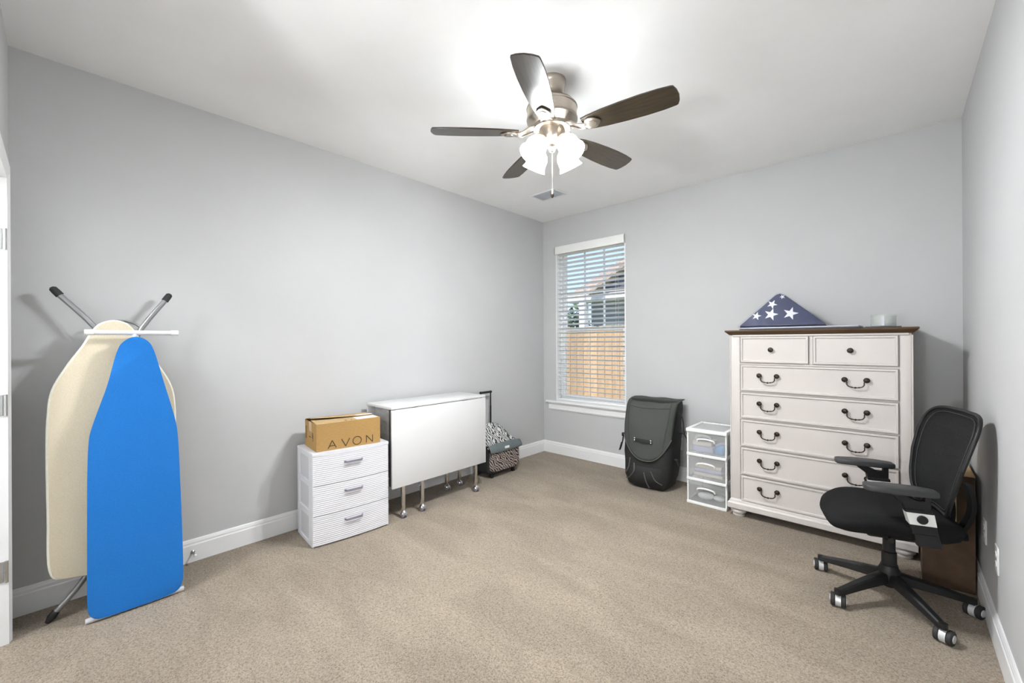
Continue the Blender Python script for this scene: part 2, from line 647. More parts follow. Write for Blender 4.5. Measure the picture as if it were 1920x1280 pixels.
cz = DZ + 0.078
dr2 = rootstruct('door_2', 'unseen white cased opening beside the right wall widened for fill light', 'doorway', (0, 0, 0))
for root, xl, xr, dz_ in ((dr, DX0, DX1, DZ), (dr2, EX0, EX1, EZ)):
    cz = dz_ + 0.078
    for xa, s in ((xl - 0.078, 1), (xr + 0.078, -1)):
        r0 = [Vector((xa + s * d, F0 + t, 0)) for d, t in prof]
        r1 = [Vector((xa + s * d, F0 + t, cz - d)) for d, t in prof]
        MB().rings([r0, r1]).build('casing', 'trim_white', root, angle=20)
    r0 = [Vector((xl - 0.078 + d, F0 + t, cz - d)) for d, t in prof]
    r1 = [Vector((xr + 0.078 - d, F0 + t, cz - d)) for d, t in prof]
    MB().rings([r0, r1]).build('head_casing', 'trim_white', root, angle=20)
    jamb = MB().box(xl - 0.02, xl, F0 - T, F0, 0, dz_).box(xr, xr + 0.02, F0 - T, F0, 0, dz_)
    jamb.box(xl - 0.02, xr + 0.02, F0 - T, F0, dz_, dz_ + 0.02)
    jamb.box(xl, xl + 0.011, F0 - 0.085, F0 - 0.05, 0, dz_)
    jamb.build('jamb', 'trim_white', root)
for zc in (1.77, 1.045, 0.32):
    hb = MB().box(DX0, DX0 + 0.003, F0 - 0.046, F0 - 0.004, zc - 0.045, zc + 0.045, 0.001, 1)
    hb.lathe([(0.006, zc - 0.047), (0.006, zc + 0.047)], 10, Matrix.Translation((DX0 + 0.005, F0 + 0.004, 0)))
    h = hb.build('hinge', 'steel', dr)
    for dz in (-0.028, 0.0, 0.028):
        MB().lathe([(0.0042, 0), (0.003, 0.0015)], 8, Matrix.Translation((DX0 + 0.003, F0 - 0.018 - (0.012 if dz else 0), zc + dz))
                   @ Matrix.Rotation(PI / 2, 4, 'Y')).build('screw', 'handle_grey', h)

# added unseen fill lamps beyond the doorways: one in the hall, one in the closet
hl = thing('hall_fill_lamp', 'added unseen fill lamp with white shade in the hall behind the opening', 'lamp', (2.55, F0 - 1.05, 0))
MB().lathe([(0.14, 0.0), (0.14, 0.012), (0.13, 0.02), (0.02, 0.03), (0.012, 0.05)], 32).build('lamp_base', 'nickel', hl)
MB().lathe([(0.010, 0.045), (0.010, 1.02)], 12).build('lamp_pole', 'nickel', hl)
MB().lathe([(0.20, 0.86), (0.16, 1.12), (0.157, 1.12), (0.197, 0.86)], 32, cap=False).build('lamp_shade', 'fill_diffuser', hl)
cl_ = thing('closet_fill_lamp', 'added unseen fill lamp on the closet ceiling beyond the left doorway', 'lamp', (0.75, F0 - 0.95, H))
MB().lathe([(0.17, 0), (0.17, -0.02), (0.16, -0.03)], 32).build('lamp_base', 'nickel', cl_)
MB().lathe([(0.155, -0.03), (0.15, -0.055), (0.11, -0.085), (0.04, -0.098), (0.001, -0.10)], 32).build('lamp_shade', 'fill_diffuser', cl_)
for par, pos, en in ((hl, (0, 0, 1.22), FILL_W), (cl_, (0, 0, -0.25), FILL_W * 0.72)):
    ld = bpy.data.lights.new('fill_light', 'POINT')
    ld.energy = en
    ld.color = (0.945, 0.975, 1.0)
    ld.shadow_soft_size = 0.10
    lo = bpy.data.objects.new('fill_light', ld)
    COL.objects.link(lo)
    lo.parent = par
    lo.location = pos

# ------------------------------------------------------------------ window
win = rootstruct('window_1', 'white double hung window with a divided upper sash', 'window')
yo = D + 0.075          # room side of the sash frame
b = MB()
b.box(WX0, WX0 + 0.012, D - 0.001, D + 0.15, WZ0, WZ1).box(WX1 - 0.012, WX1, D - 0.001, D + 0.15, WZ0, WZ1)
b.box(WX0, WX1, D - 0.001, D + 0.15, WZ1 - 0.012, WZ1).box(WX0, WX1, D + 0.02, D + 0.15, WZ0, WZ0 + 0.012)
b.build('jamb', 'trim_white', win)
ix0, ix1, iz0, iz1 = WX0 + 0.012, WX1 - 0.012, WZ0 + 0.012, WZ1 - 0.012
zm = 1.445
b = MB()
b.box(ix0, ix0 + 0.022, yo, yo + 0.07, iz0, iz1, 0.003, 1).box(ix1 - 0.022, ix1, yo, yo + 0.07, iz0, iz1, 0.003, 1)
b.box(ix0, ix1, yo, yo + 0.07, iz1 - 0.022, iz1, 0.003, 1).box(ix0, ix1, yo, yo + 0.07, iz0, iz0 + 0.022, 0.003, 1)
b.build('window_frame', 'vinyl_white', win)


def sash(x0, x1, z0, z1, y0, y1, s, nm):
    b = MB()
    b.box(x0, x0 + s, y0, y1, z0, z1, 0.003, 1).box(x1 - s, x1, y0, y1, z0, z1, 0.003, 1)
    b.box(x0 + s, x1 - s, y0, y1, z1 - s, z1, 0.003, 1).box(x0 + s, x1 - s, y0, y1, z0, z0 + s, 0.003, 1)
    return b.build(nm, 'vinyl_white', win)


sx0, sx1 = ix0 + 0.022, ix1 - 0.022
us = sash(sx0, sx1, zm - 0.02, iz1 - 0.022, yo + 0.036, yo + 0.064, 0.036, 'upper_sash')
lsh = sash(sx0, sx1, iz0 + 0.022, zm + 0.025, yo + 0.004, yo + 0.034, 0.04, 'lower_sash')
gx0, gx1, gz0, gz1 = sx0 + 0.036, sx1 - 0.036, zm + 0.016, iz1 - 0.058
for k in (1, 2):
    x = gx0 + (gx1 - gx0) * k / 3
    MB().box(x - 0.009, x + 0.009, yo + 0.040, yo + 0.060, gz0, gz1, 0.003, 1).build('muntin', 'vinyl_white', us)
zmid = 1.86
MB().box(gx0, gx1, yo + 0.041, yo + 0.059, zmid - 0.009, zmid + 0.009, 0.003, 1).build('muntin', 'vinyl_white', us)
for k in range(3):
    xa, xb = gx0 + (gx1 - gx0) * k / 3, gx0 + (gx1 - gx0) * (k + 1) / 3
    for za, zb in ((gz0, zmid), (zmid, gz1)):
        MB().box(xa, xb, yo + 0.048, yo + 0.052, za, zb).build('pane', 'window_glass', us)
MB().box(sx0 + 0.04, sx1 - 0.04, yo + 0.016, yo + 0.020, iz0 + 0.062, zm - 0.015).build('pane', 'window_glass', lsh)
MB().box(0.60, 0.66, yo - 0.006, yo + 0.006, zm + 0.012, zm + 0.026, 0.003, 1).build('sash_lock', 'vinyl_white', lsh)
# stool and apron
st = [(0.075, WZ0 - 0.028), (0.075, WZ0), (1.187, WZ0), (1.187, WZ0 - 0.028)]
b = MB().box(0.06, 1.20, D - 0.045, D + 0.001, WZ0 - 0.026, WZ0 + 0.001, 0.007, 3)
b.box(WX0, WX1, D - 0.01, D + 0.078, WZ0 - 0.020, WZ0 + 0.002)
b.build('window_stool', 'trim_white', win)
r0, r1 = [], []
for d, z in [(0, -0.026), (0.020, -0.026), (0.020, -0.036), (0.013, -0.05), (0.013, -0.085), (0.016, -0.092), (0.011, -0.108), (0, -0.108)]:
    r0.append((0.085, D - d, WZ0 + z))
    r1.append((1.175, D - d, WZ0 + z))
MB().rings([r0, r1]).build('window_apron', 'trim_white', win, angle=20)

# blind
bl = thing('window_blind', 'white wooden slat blind with valance hanging in the window', 'blind', (0, 0, 0))
bx0, bx1 = WX0 + 0.016, WX1 - 0.016
b = MB().box(WX0 - 0.012, WX1 + 0.004, D - 0.018, D - 0.006, 2.322, 2.412, 0.003, 2)
b.box(WX0 - 0.012, WX0 - 0.002, D - 0.018, D + 0.0, 2.322, 2.412).box(WX1 - 0.006, WX1 + 0.004, D - 0.018, D + 0.0, 2.322, 2.412)
b.build('valance', 'blind_white', bl)
ys = D + 0.034
MB().box(bx0, bx1, ys - 0.026, ys + 0.026, 2.342, 2.388).build('headrail', 'blind_white', bl)
tilt = R(-18)
pitch_s = 0.0505
sm = MB()
rr = []
for xx in (0.0, bx1 - bx0):
    ring = []
    for k in range(7):
        t = -1 + 2 * k / 6
        ring.append((xx, 0.025 * t, 0.0022 * (1 - t * t) + 0.0013))
    for k in range(7):
        t = 1 - 2 * k / 6
        ring.append((xx, 0.025 * t, 0.0022 * (1 - t * t) - 0.0013))
    rr.append(ring)
sm.rings(rr)
slat0 = None
z = 2.315
while z > WZ0 + 0.055:
    if slat0 is None:
        slat0 = sm.build('slat', 'blind_slat', bl, (bx0, ys, z))
        slat0.rotation_euler = (tilt, 0, 0)
    else:
        share(slat0, bl, (bx0, ys, z), rot=(tilt, 0, 0))
    z -= pitch_s
MB().box(bx0, bx1, ys - 0.024, ys + 0.024, WZ0 + 0.010, WZ0 + 0.028, 0.004, 2).build('bottom_rail', 'blind_white', bl)
for x in (bx0 + 0.10, (bx0 + bx1) / 2, bx1 - 0.10):
    MB().tube([(x, ys - 0.027, 2.345), (x, ys - 0.027, WZ0 + 0.02)], 0.0011, 6).tube(
        [(x, ys + 0.027, 2.345), (x, ys + 0.027, WZ0 + 0.02)], 0.0011, 6).build('ladder_cord', 'blind_white', bl)

# ------------------------------------------------------------------ outside: lawn, fence, neighbour house, bushes
GZ = -0.35
struct(MB().box(-30, 20, D + 0.3, 40, GZ - 0.1, GZ).build('ground', 'lawn'), 'green lawn outside the window', 'lawn')
fy = 6.7
fn = thing('wooden_fence', 'tan wooden picket fence outside the window', 'fence', (-1.0, fy, GZ))
for k, zz in enumerate((0.35, 1.05, 1.72)):
    MB().box(-4.2, 4.2, 0.022, 0.06, zz - 0.045, zz + 0.045).build('fence_rail', 'fence_wood', fn)
pk = None
x = -4.2
i = 0
while x < 4.2:
    dz = random.uniform(-0.012, 0.012)
    if pk is None:
        o = [(-0.068, 0.04), (0.068, 0.04), (0.068, 1.90), (0.045, 1.935), (-0.045, 1.935), (-0.068, 1.90)]
        pk = MB().prism(o, -0.02, 0.0, M=Matrix.Rotation(PI / 2, 4, 'X')).build('picket', 'fence_wood', fn, (x, 0, dz))
    else:
        share(pk, fn, (x, random.uniform(-0.004, 0.004), dz))
    x += 0.150
for px_ in (-3.6, -1.2, 1.2, 3.6):
    MB().box(px_ - 0.045, px_ + 0.045, 0.06, 0.15, 0.0, 1.9).build('fence_post', 'fence_wood', fn)

hs = thing('neighbour_house', 'grey sided house with brown shingle roof beyond the fence', 'house', (-4.25, 10.5, GZ))
# walls
MB().box(0.55, 9.0, 0.45, 6.0, 0.0, 3.0).build('wall', 'siding', hs)
for k in range(14):
    MB().box(0.55, 9.0, 0.437, 0.452, 0.2 + k * 0.2, 0.215 + k * 0.2).build('siding_board', 'siding', hs)
# main roof: front slope, back slope, thickness
ez, rz_ = 3.04, 4.55
rr = []
for xx in (0.0, 9.6):
    rr.append([(xx, 0.0, ez), (xx, 3.2, rz_), (xx, 6.4, ez), (xx, 6.4, ez - 0.06), (xx, 3.2, rz_ - 0.10), (xx, 0.0, ez - 0.06)])
rf = MB().rings(rr).build('roof', 'shingle', hs)
for k in range(1, 14):     # shingle courses
    t = k / 14
    yy, zz = 3.2 * t, ez + (rz_ - ez) * t
    MB().box(0.0, 9.6, yy - 0.012, yy + 0.012, zz - 0.02, zz + 0.016).build('shingle_course', 'shingle', rf)
MB().box(-0.02, 9.62, -0.05, 0.02, ez - 0.20, ez - 0.02).build('fascia', 'house_white', hs)
MB().box(0.0, 9.6, 0.0, 0.47, ez - 0.22, ez - 0.19).build('soffit', 'house_white', hs)
# front cross gable with dark siding
o = [(1.15, ez), (6.15, ez), (3.65, ez + 1.55)]
MB().prism(o, -0.06, 0.0, M=Matrix.Translation((0, -0.02, 0)) @ Matrix.Rotation(PI / 2, 4, 'X')).build('gable_wall', 'gable_siding', hs)
for s in (-1, 1):
    pa, pb = Vector((3.65 + s * 2.75, 0, ez - 0.08)), Vector((3.65, 0, ez + 1.60))
    rr = [[p + Vector((0, -0.3, 0)), p + Vector((0, 2.2, 0)), p + Vector((0, 2.2, 0.10)), p + Vector((0, -0.3, 0.10))] for p in (pa, pb)]
    MB().rings(rr).build('gable_roof', 'shingle', hs)
# porch post, windows
MB().box(0.42, 0.62, -0.02, 0.18, 0, ez - 0.2).build('porch_post', 'house_white', hs)
for xw in (5.2, 7.0):
    f = MB().box(xw, xw + 0.5 + (0.5 if xw > 1 else 0), 0.40, 0.46, 1.2, 2.55).build('window', 'house_white', hs)
    MB().box(xw + 0.06, xw + 0.44 + (0.5 if xw > 1 else 0), 0.39, 0.42, 1.26, 2.49).build('pane', 'dark_glass', f)


def bush(name, label, c, r, h, n=900):
    t = thing(name, label, 'shrub', c)
    MB().tube([(0, 0, 0), (0.03, 0.02, h * 0.5), (0, 0, h * 0.8)], [0.05, 0.04, 0.02], 8).build('stem', 'bark', t)
    b = MB()
    for i in range(n):
        a, u = random.uniform(0, 2 * PI), random.uniform(-1, 1)
        q = random.uniform(0.55, 1.0)
        s = math.sqrt(1 - u * u)
        p = Vector((r * q * s * math.cos(a), r * q * s * math.sin(a), h * 0.55 + h * 0.45 * q * u))
        d = Vector((random.gauss(0, 1), random.gauss(0, 1), random.gauss(0, 1))).normalized() * 0.08
        e = d.orthogonal().normalized() * 0.04
        vs = [b.bm.verts.new(p + w) for w in (-d, e, d, -e)]
        b.bm.faces.new(vs)
    fo = b.build('foliage', 'leaf', t)
    fo['kind'] = 'stuff'


bush('garden_shrub', 'green leafy shrub at the corner of the neighbour house', (-4.62, 11.5, GZ), 0.55, 2.9)

# ================================================================== CEILING FAN
FX, FY = 1.736, 1.837
fan = thing('ceiling_fan', 'five blade ceiling fan with brushed nickel body and four lit shades', 'ceiling fan', (FX, FY, 0))
MB().lathe([(0.076, H), (0.076, H - 0.020), (0.072, H - 0.026), (0.070, H - 0.030), (0.068, H - 0.060), (0.055, H - 0.082),
            (0.035, H - 0.092), (0.026, H - 0.094)], 36).build('canopy', 'nickel', fan)
MB().lathe([(0.013, H - 0.13), (0.013, H - 0.085)], 16).lathe([(0.02, H - 0.135), (0.024, H - 0.125), (0.02, H - 0.112)], 16).build('downrod', 'steel', fan)
mo = MB().lathe([(0.03, 2.622), (0.090, 2.618), (0.125, 2.606), (0.138, 2.592), (0.140, 2.584), (0.136, 2.580), (0.136, 2.530),
                 (0.140, 2.526), (0.138, 2.516), (0.120, 2.500), (0.105, 2.488), (0.100, 2.470), (0.05, 2.466)], 48).build('motor_housing', 'nickel', fan)
MB().lathe([(0.070, 2.468), (0.072, 2.455), (0.066, 2.440), (0.066, 2.420), (0.058, 2.408), (0.040, 2.396), (0.034, 2.380),
            (0.020, 2.372), (0.014, 2.352), (0.004, 2.346)], 36).build('light_fitter', 'nickel', fan)
# blades
BZ = 2.452
half = [(0.185, 0.043), (0.22, 0.050), (0.30, 0.061), (0.40, 0.068), (0.50, 0.071), (0.58, 0.069), (0.638, 0.064), (0.647, 0.060)]
outl = [(x, -y) for x, y in half] + [(0.657, -0.036), (0.662, 0.0), (0.657, 0.036)] + [(x, y) for x, y in reversed(half)]
blade_me = MB().prism(outl, -0.004, 0.004, 0.0015, 1).mesh('blade')
blade_me.materials.append(MATS['blade_wood'])
ib = MB()
ib.prism([(0.195, -0.012), (0.205, -0.032), (0.225, -0.040), (0.25, -0.036), (0.272, -0.016), (0.282, 0.0), (0.272, 0.016), (0.25, 0.036), (0.225, 0.040),
          (0.205, 0.032), (0.195, 0.012)], -0.014, -0.0045, 0.002, 2)
ib.prism([(0.215, -0.010), (0.225, -0.022), (0.25, -0.018), (0.262, 0.0), (0.25, 0.018), (0.225, 0.022), (0.215, 0.010)], -0.018, -0.0135, 0.0015, 1)
iron_plate = ib.mesh('blade_iron_plate')
iron_plate.materials.append(MATS['nickel'])
arm_b = MB()
arm_b.strap(smooth_pts([(0.085, 0, 0.028), (0.12, 0, 0.024), (0.15, 0, 0.006), (0.175, 0, -0.010), (0.205, 0, -0.0105)], 5), 0.030, 0.008, (0, 1, 0))
arm_b.strap(smooth_pts([(0.10, 0.034, 0.022), (0.13, 0.036, 0.012), (0.165, 0.026, -0.008), (0.205, 0.012, -0.010)], 5), 0.012, 0.007, (0, 1, 0))
arm_b.strap(smooth_pts([(0.10, -0.034, 0.022), (0.13, -0.036, 0.012), (0.165, -0.026, -0.008), (0.205, -0.012, -0.010)], 5), 0.012, 0.007, (0, 1, 0))
arm_me = arm_b.mesh('blade_iron')
arm_me.materials.append(MATS['nickel'])
for k in range(5):
    a = R(-62.5 + 72 * k)
    bo = bpy.data.objects.new('blade', blade_me)
    COL.objects.link(bo)
    bo.parent = fan
    bo.location = (0, 0, BZ)
    bo.rotation_euler = (Matrix.Rotation(a, 4, 'Z') @ Matrix.Rotation(R(-12), 4, 'X')).to_euler()
    po = bpy.data.objects.new('blade_iron_plate', iron_plate)
    COL.objects.link(po)
    po.parent = bo
    ao = bpy.data.objects.new('blade_iron', arm_me)
    COL.objects.link(ao)
    ao.parent = fan
    ao.location = (0, 0, BZ)
    ao.rotation_euler = (0, 0, a)
# shades
sprof = [(0.024, 0.0), (0.030, -0.006), (0.045, -0.020), (0.055, -0.042), (0.057, -0.062), (0.056, -0.080), (0.060, -0.098), (0.068, -0.112)]
sin_ = [(r - 0.003, z) for r, z in reversed(sprof)]
for k in range(4):
    a = R(-53 + 45 + 90 * k)
    M = (Matrix.Rotation(a, 4, 'Z') @ Matrix.Translation((0.088, 0, 2.392)) @ Matrix.Rotation(R(-34), 4, 'Y'))
    arm = MB().tube(smooth_pts([(0.04, 0, 2.408), (0.07, 0, 2.414), (0.088, 0, 2.404), (0.090, 0, 2.392)], 5), 0.009, 10, Matrix.Rotation(a, 4, 'Z'))
    arm.lathe([(0.010, 0.014), (0.026, 0.010), (0.028, 0.0), (0.028, -0.012)], 20, M)
    arm.build('lamp_arm', 'nickel', fan)
    sh = MB().lathe(sprof + sin_, 28, M, cap=False).build('glass_shade', 'shade_glass', fan)
    MB().lathe([(0.010, -0.008), (0.012, -0.016), (0.018, -0.026), (0.020, -0.036), (0.016, -0.046), (0.008, -0.052), (0.001, -0.053)], 16, M).build('bulb', 'bulb_glow', sh)
    ld = bpy.data.lights.new('bulb_light', 'POINT')
    ld.energy = BULB_W
    ld.color = (0.945, 0.975, 1.0)
    ld.shadow_soft_size = 0.028
    lo = bpy.data.objects.new('bulb_light', ld)
    COL.objects.link(lo)
    lo.parent = fan
    lo.location = M @ Vector((0, 0, -0.085))
ch = MB().tube([(0.0, 0, 2.35), (0.0, 0, 2.14)], 0.0013, 6).build('pull_chain', 'nickel', fan)
MB().lathe([(0.003, 2.145), (0.007, 2.138), (0.006, 2.128), (0.009, 2.120), (0.009, 2.108), (0.005, 2.100), (0.001, 2.098)], 12).build('chain_fob', 'bronze', ch)

# ceiling vent
vt = thing('ceiling_vent', 'white rectangular air vent in the ceiling near the window', 'vent', (0.635, 3.235, H))
b = MB()
vx, vy = 0.150, 0.105
b.box(-vx, vx, -vy, -vy + 0.022, -0.008, 0, 0.003, 1).box(-vx, vx, vy - 0.022, vy, -0.008, 0, 0.003, 1)
b.box(-vx, -vx + 0.022, -vy + 0.022, vy - 0.022, -0.008, 0, 0.003, 1).box(vx - 0.022, vx, -vy + 0.022, vy - 0.022, -0.008, 0, 0.003, 1)
b.build('vent_frame', 'vent_white', vt)
lv = None
for k in range(9):
    yy = -0.072 + k * 0.018
    if lv is None:
        lv = MB().box(-vx + 0.02, vx - 0.02, -0.008, 0.008, -0.0008, 0.0008).build('louvre', 'vent_dark', vt, (0, yy, -0.0075))
        lv.rotation_euler = (R(35), 0, 0)
    else:
        share(lv, vt, (0, yy, -0.0075), rot=(R(35), 0, 0))

# ================================================================== CHEST OF DRAWERS
CX0, CX1, CY0, CY1 = 2.205, 3.187, 3.425, 3.915
ch = thing('chest_of_drawers', 'tall white chest of drawers with dark wooden top', 'chest', (0, 0, 0))
b = MB()
b.box(CX0, CX1, CY0 + 0.012, CY1, 0.12, 1.352)
b.box(CX0, 2.266, CY0, CY0 + 0.03, 0.12, 1.352, 0.004, 2).box(3.134, CX1, CY0, CY0 + 0.03, 0.12, 1.352, 0.004, 2)
rails = [(1.339, 1.352), (1.134, 1.147), (0.931, 0.940), (0.731, 0.740), (0.525, 0.533), (0.317, 0.325), (0.120, 0.128)]
for za, zb in rails:
    b.box(2.262, 3.138, CY0 + 0.002, CY0 + 0.03, za, zb)
b.box(2.688, 2.707, CY0 + 0.002, CY0 + 0.03, 1.145, 1.342)
b.box(CX0 + 0.01, CX1 - 0.01, CY0 - 0.008, CY1, 1.338, 1.353, 0.004, 2)
b.build('body', 'chest_white', ch)
# side panels with raised stiles
for xs, s in ((CX0, -1), (CX1, 1)):
    q = MB()
    for (ya, yb, za, zb) in ((CY0, CY0 + 0.06, 0.12, 1.34), (CY1 - 0.06, CY1, 0.12, 1.34), (CY0 + 0.06, CY1 - 0.06, 1.27, 1.34), (CY0 + 0.06, CY1 - 0.06, 0.12, 0.2)):
        q.box(min(xs, xs + s * 0.008), max(xs, xs + s * 0.008), ya, yb, za, zb, 0.002, 1)
    q.build('side_frame', 'chest_white', ch)
# top with a coved edge
rr = []
for ov, z in ((0.004, 1.350), (0.010, 1.352), (0.018, 1.360), (0.028, 1.370), (0.034, 1.375), (0.035, 1.380), (0.032, 1.386), (0.0, 1.387)):
    rr.append([(CX0 - ov, CY0 - ov, z), (CX1 + ov, CY0 - ov, z), (CX1 + ov, CY1 + min(ov, 0.02), z), (CX0 - ov, CY1 + min(ov, 0.02), z)])
MB().rings(rr).build('top', 'walnut', ch, angle=25)
# base moulding
rr = []
for ov, z in ((0.022, 0.062), (0.024, 0.066), (0.024, 0.100), (0.020, 0.106), (0.014, 0.110), (0.012, 0.120), (0.004, 0.128), (0.0, 0.132)):
    rr.append([(CX0 - ov, CY0 - ov, z), (CX1 + ov, CY0 - ov, z), (CX1 + ov, CY1, z), (CX0 - ov, CY1, z)])
MB().rings(rr).build('base_moulding', 'chest_white', ch, angle=25)
for fx in (CX0 + 0.038, CX1 - 0.038):
    for fyy in (CY0 + 0.038, CY1 - 0.05):
        MB().lathe([(0.038, 0.0), (0.041, 0.004), (0.042, 0.012), (0.034, 0.018), (0.040, 0.024), (0.052, 0.030), (0.055, 0.040), (0.050, 0.050),
                    (0.040, 0.054), (0.040, 0.064)], 28, Matrix.Translation((fx, fyy, 0))).build('foot', 'chest_white', ch)


def drawer_front(x0, x1, z0, z1):
    b = MB()
    b.box(x0, x1, CY0 - 0.010, CY0 + 0.011, z0, z1)
    bm = b.bm
    bm.faces.ensure_lookup_table()
    f = min(bm.faces, key=lambda f: f.calc_center_median().y)
    bmesh.ops.inset_region(bm, faces=[f], thickness=0.003, depth=0.003)
    bmesh.ops.inset_region(bm, faces=[f], thickness=0.014, depth=0.0)
    bmesh.ops.inset_region(bm, faces=[f], thickness=0.004, depth=-0.006)
    bmesh.ops.inset_region(bm, faces=[f], thickness=0.004, depth=-0.001)
    return b.build('drawer', 'chest_white', ch, angle=15)


def rosette(b, x, z, r, y):
    b.lathe([(r * 0.55, 0), (r * 0.4, 0.006), (r * 0.45, 0.012), (r, 0.015), (r, 0.018), (r * 0.8, 0.022), (r * 0.35, 0.024), (0.001, 0.0245)], 18,
            Matrix.Translation((x, y, z)) @ Matrix.Rotation(PI / 2, 4, 'X'))


yk = CY0 - 0.006
for (xa, xb, kx) in ((2.272, 2.685, 2.466), (2.711, 3.129, 2.905)):
    d = drawer_front(xa, xb, 1.150, 1.336)
    k = MB()
    rosette(k, kx, 1.243, 0.017, yk)
    k.build('knob', 'bronze', d)
for za, zb in ((0.943, 1.131), (0.743, 0.928), (0.536, 0.728), (0.328, 0.522), (0.131, 0.314)):
    d = drawer_front(2.272, 3.129, za, zb)
    zc = (za + zb) / 2 + 0.020
    for hx in (2.448, 2.930):
        k = MB()
        for s in (-1, 1):
            rosette(k, hx + s * 0.054, zc, 0.0165, yk)
        pts = smooth_pts([(hx - 0.052, yk - 0.018, zc - 0.004), (hx - 0.043, yk - 0.022, zc - 0.014), (hx - 0.042, yk - 0.023, zc - 0.030),
                          (hx - 0.030, yk - 0.024, zc - 0.043), (hx, yk - 0.024, zc - 0.048), (hx + 0.030, yk - 0.024, zc - 0.043),
                          (hx + 0.042, yk - 0.023, zc - 0.030), (hx + 0.043, yk - 0.022, zc - 0.014), (hx + 0.052, yk - 0.018, zc - 0.004)], 5)
        k.tube(pts, 0.0034, 8)
        for dx in (-0.018, 0.0, 0.018):
            k.sphere((hx + dx, yk - 0.024, zc - (0.048 if dx == 0 else 0.046)), 0.0062 if dx == 0 else 0.0048, seg=10)
        k.build('bail_handle', 'bronze', d)

# ---- things on the chest
TZ = 1.388
fo = thing('document_folder', 'thin grey plastic folder lying beneath the folded flag', 'folder', (2.60, 3.53, TZ), R(-2))
MB().box(-0.34, 0.36, -0.10, 0.17, 0.0, 0.007, 0.002, 1).build('folder_body', 'folder_dark', fo)
MB().box(-0.33, 0.35, -0.095, 0.165, 0.0075, 0.017, 0.004, 2).build('folder_cover', 'folder_grey', fo)
fl = thing('folded_flag', 'folded blue flag with white stars in a clear plastic sleeve', 'flag', (2.495, 3.60, TZ + 0.0195), R(4))
tri = [(-0.265, 0.0), (0.27, 0.0), (0.262, 0.012), (0.02, 0.232), (-0.005, 0.243), (-0.028, 0.236), (-0.26, 0.014)]
MF = Matrix.Translation((0, 0.03, 0)) @ Matrix.Rotation(R(-6), 4, 'X') @ Matrix.Rotation(PI / 2, 4, 'X')
fb = MB().prism(tri, 0.0, 0.062, 0.010, 3, MF).build('flag_cloth', 'flag_blue', fl)
# folded edges
for s, pa, pb in ((1, (0.02, 0.225), (0.258, 0.010)), (-1, (-0.028, 0.229), (-0.252, 0.012))):
    MB().tube([(*pa, 0.02), (*pb, 0.02)], 0.0085, 8, MF).tube([(*pa, 0.042), (*pb, 0.042)], 0.0085, 8, MF).build('folded_edge', 'flag_blue', fl)


def star_outline(cx, cy, r, rot=0.0):
    return [(cx + (r if k % 2 == 0 else r * 0.39) * math.sin(rot + k * PI / 5), cy + (r if k % 2 == 0 else r * 0.39) * math.cos(rot + k * PI / 5)) for k in range(10)]


for (sx, sy, sr, rot) in ((-0.058, 0.088, 0.047, 0.30), (0.062, 0.090, 0.049, 0.30), (-0.152, 0.080, 0.033, 0.25), (-0.052, 0.164, 0.035, 0.5), (0.012, 0.216, 0.018, 0.9)):
    MB().prism(star_outline(sx, sy, sr, rot), 0.0622, 0.0632, M=MF).build('star', 'star_white', fb)
slv = [(x * 1.07, y * 1.045 - 0.001 if y > 0.01 else y) for x, y in tri]
MB().prism(slv, -0.004, 0.068, 0.010, 2, MF).build('plastic_sleeve', 'sleeve_clear', fl)

tj = thing('clear_jar', 'clear plastic tub standing on the dark tray', 'tub', (3.060, 3.56, TZ + 0.0062))
MB().lathe([(0.058, 0.0), (0.062, 0.004), (0.062, 0.066), (0.059, 0.066), (0.059, 0.004), (0.05, 0.002)], 36, cap=True).build('tub_wall', 'jar_clear', tj)
MB().lathe([(0.064, 0.062), (0.064, 0.074), (0.061, 0.077), (0.001, 0.077)], 36).build('lid', 'jar_clear', tj)
MB().lathe([(0.056, 0.004), (0.056, 0.020), (0.001, 0.022)], 28).build('contents', 'folder_grey', tj)
MB().box(-0.006, 0.006, -0.0635, -0.0615, 0.005, 0.066).build('label_strip', 'folder_grey', tj)
ty = thing('dark_tray', 'thin dark mat beneath the clear tub on the chest', 'mat', (3.06, 3.55, TZ))
MB().box(-0.085, 0.085, -0.09, 0.09, 0.0, 0.006, 0.002, 1).build('mat_sheet', 'folder_dark', ty)

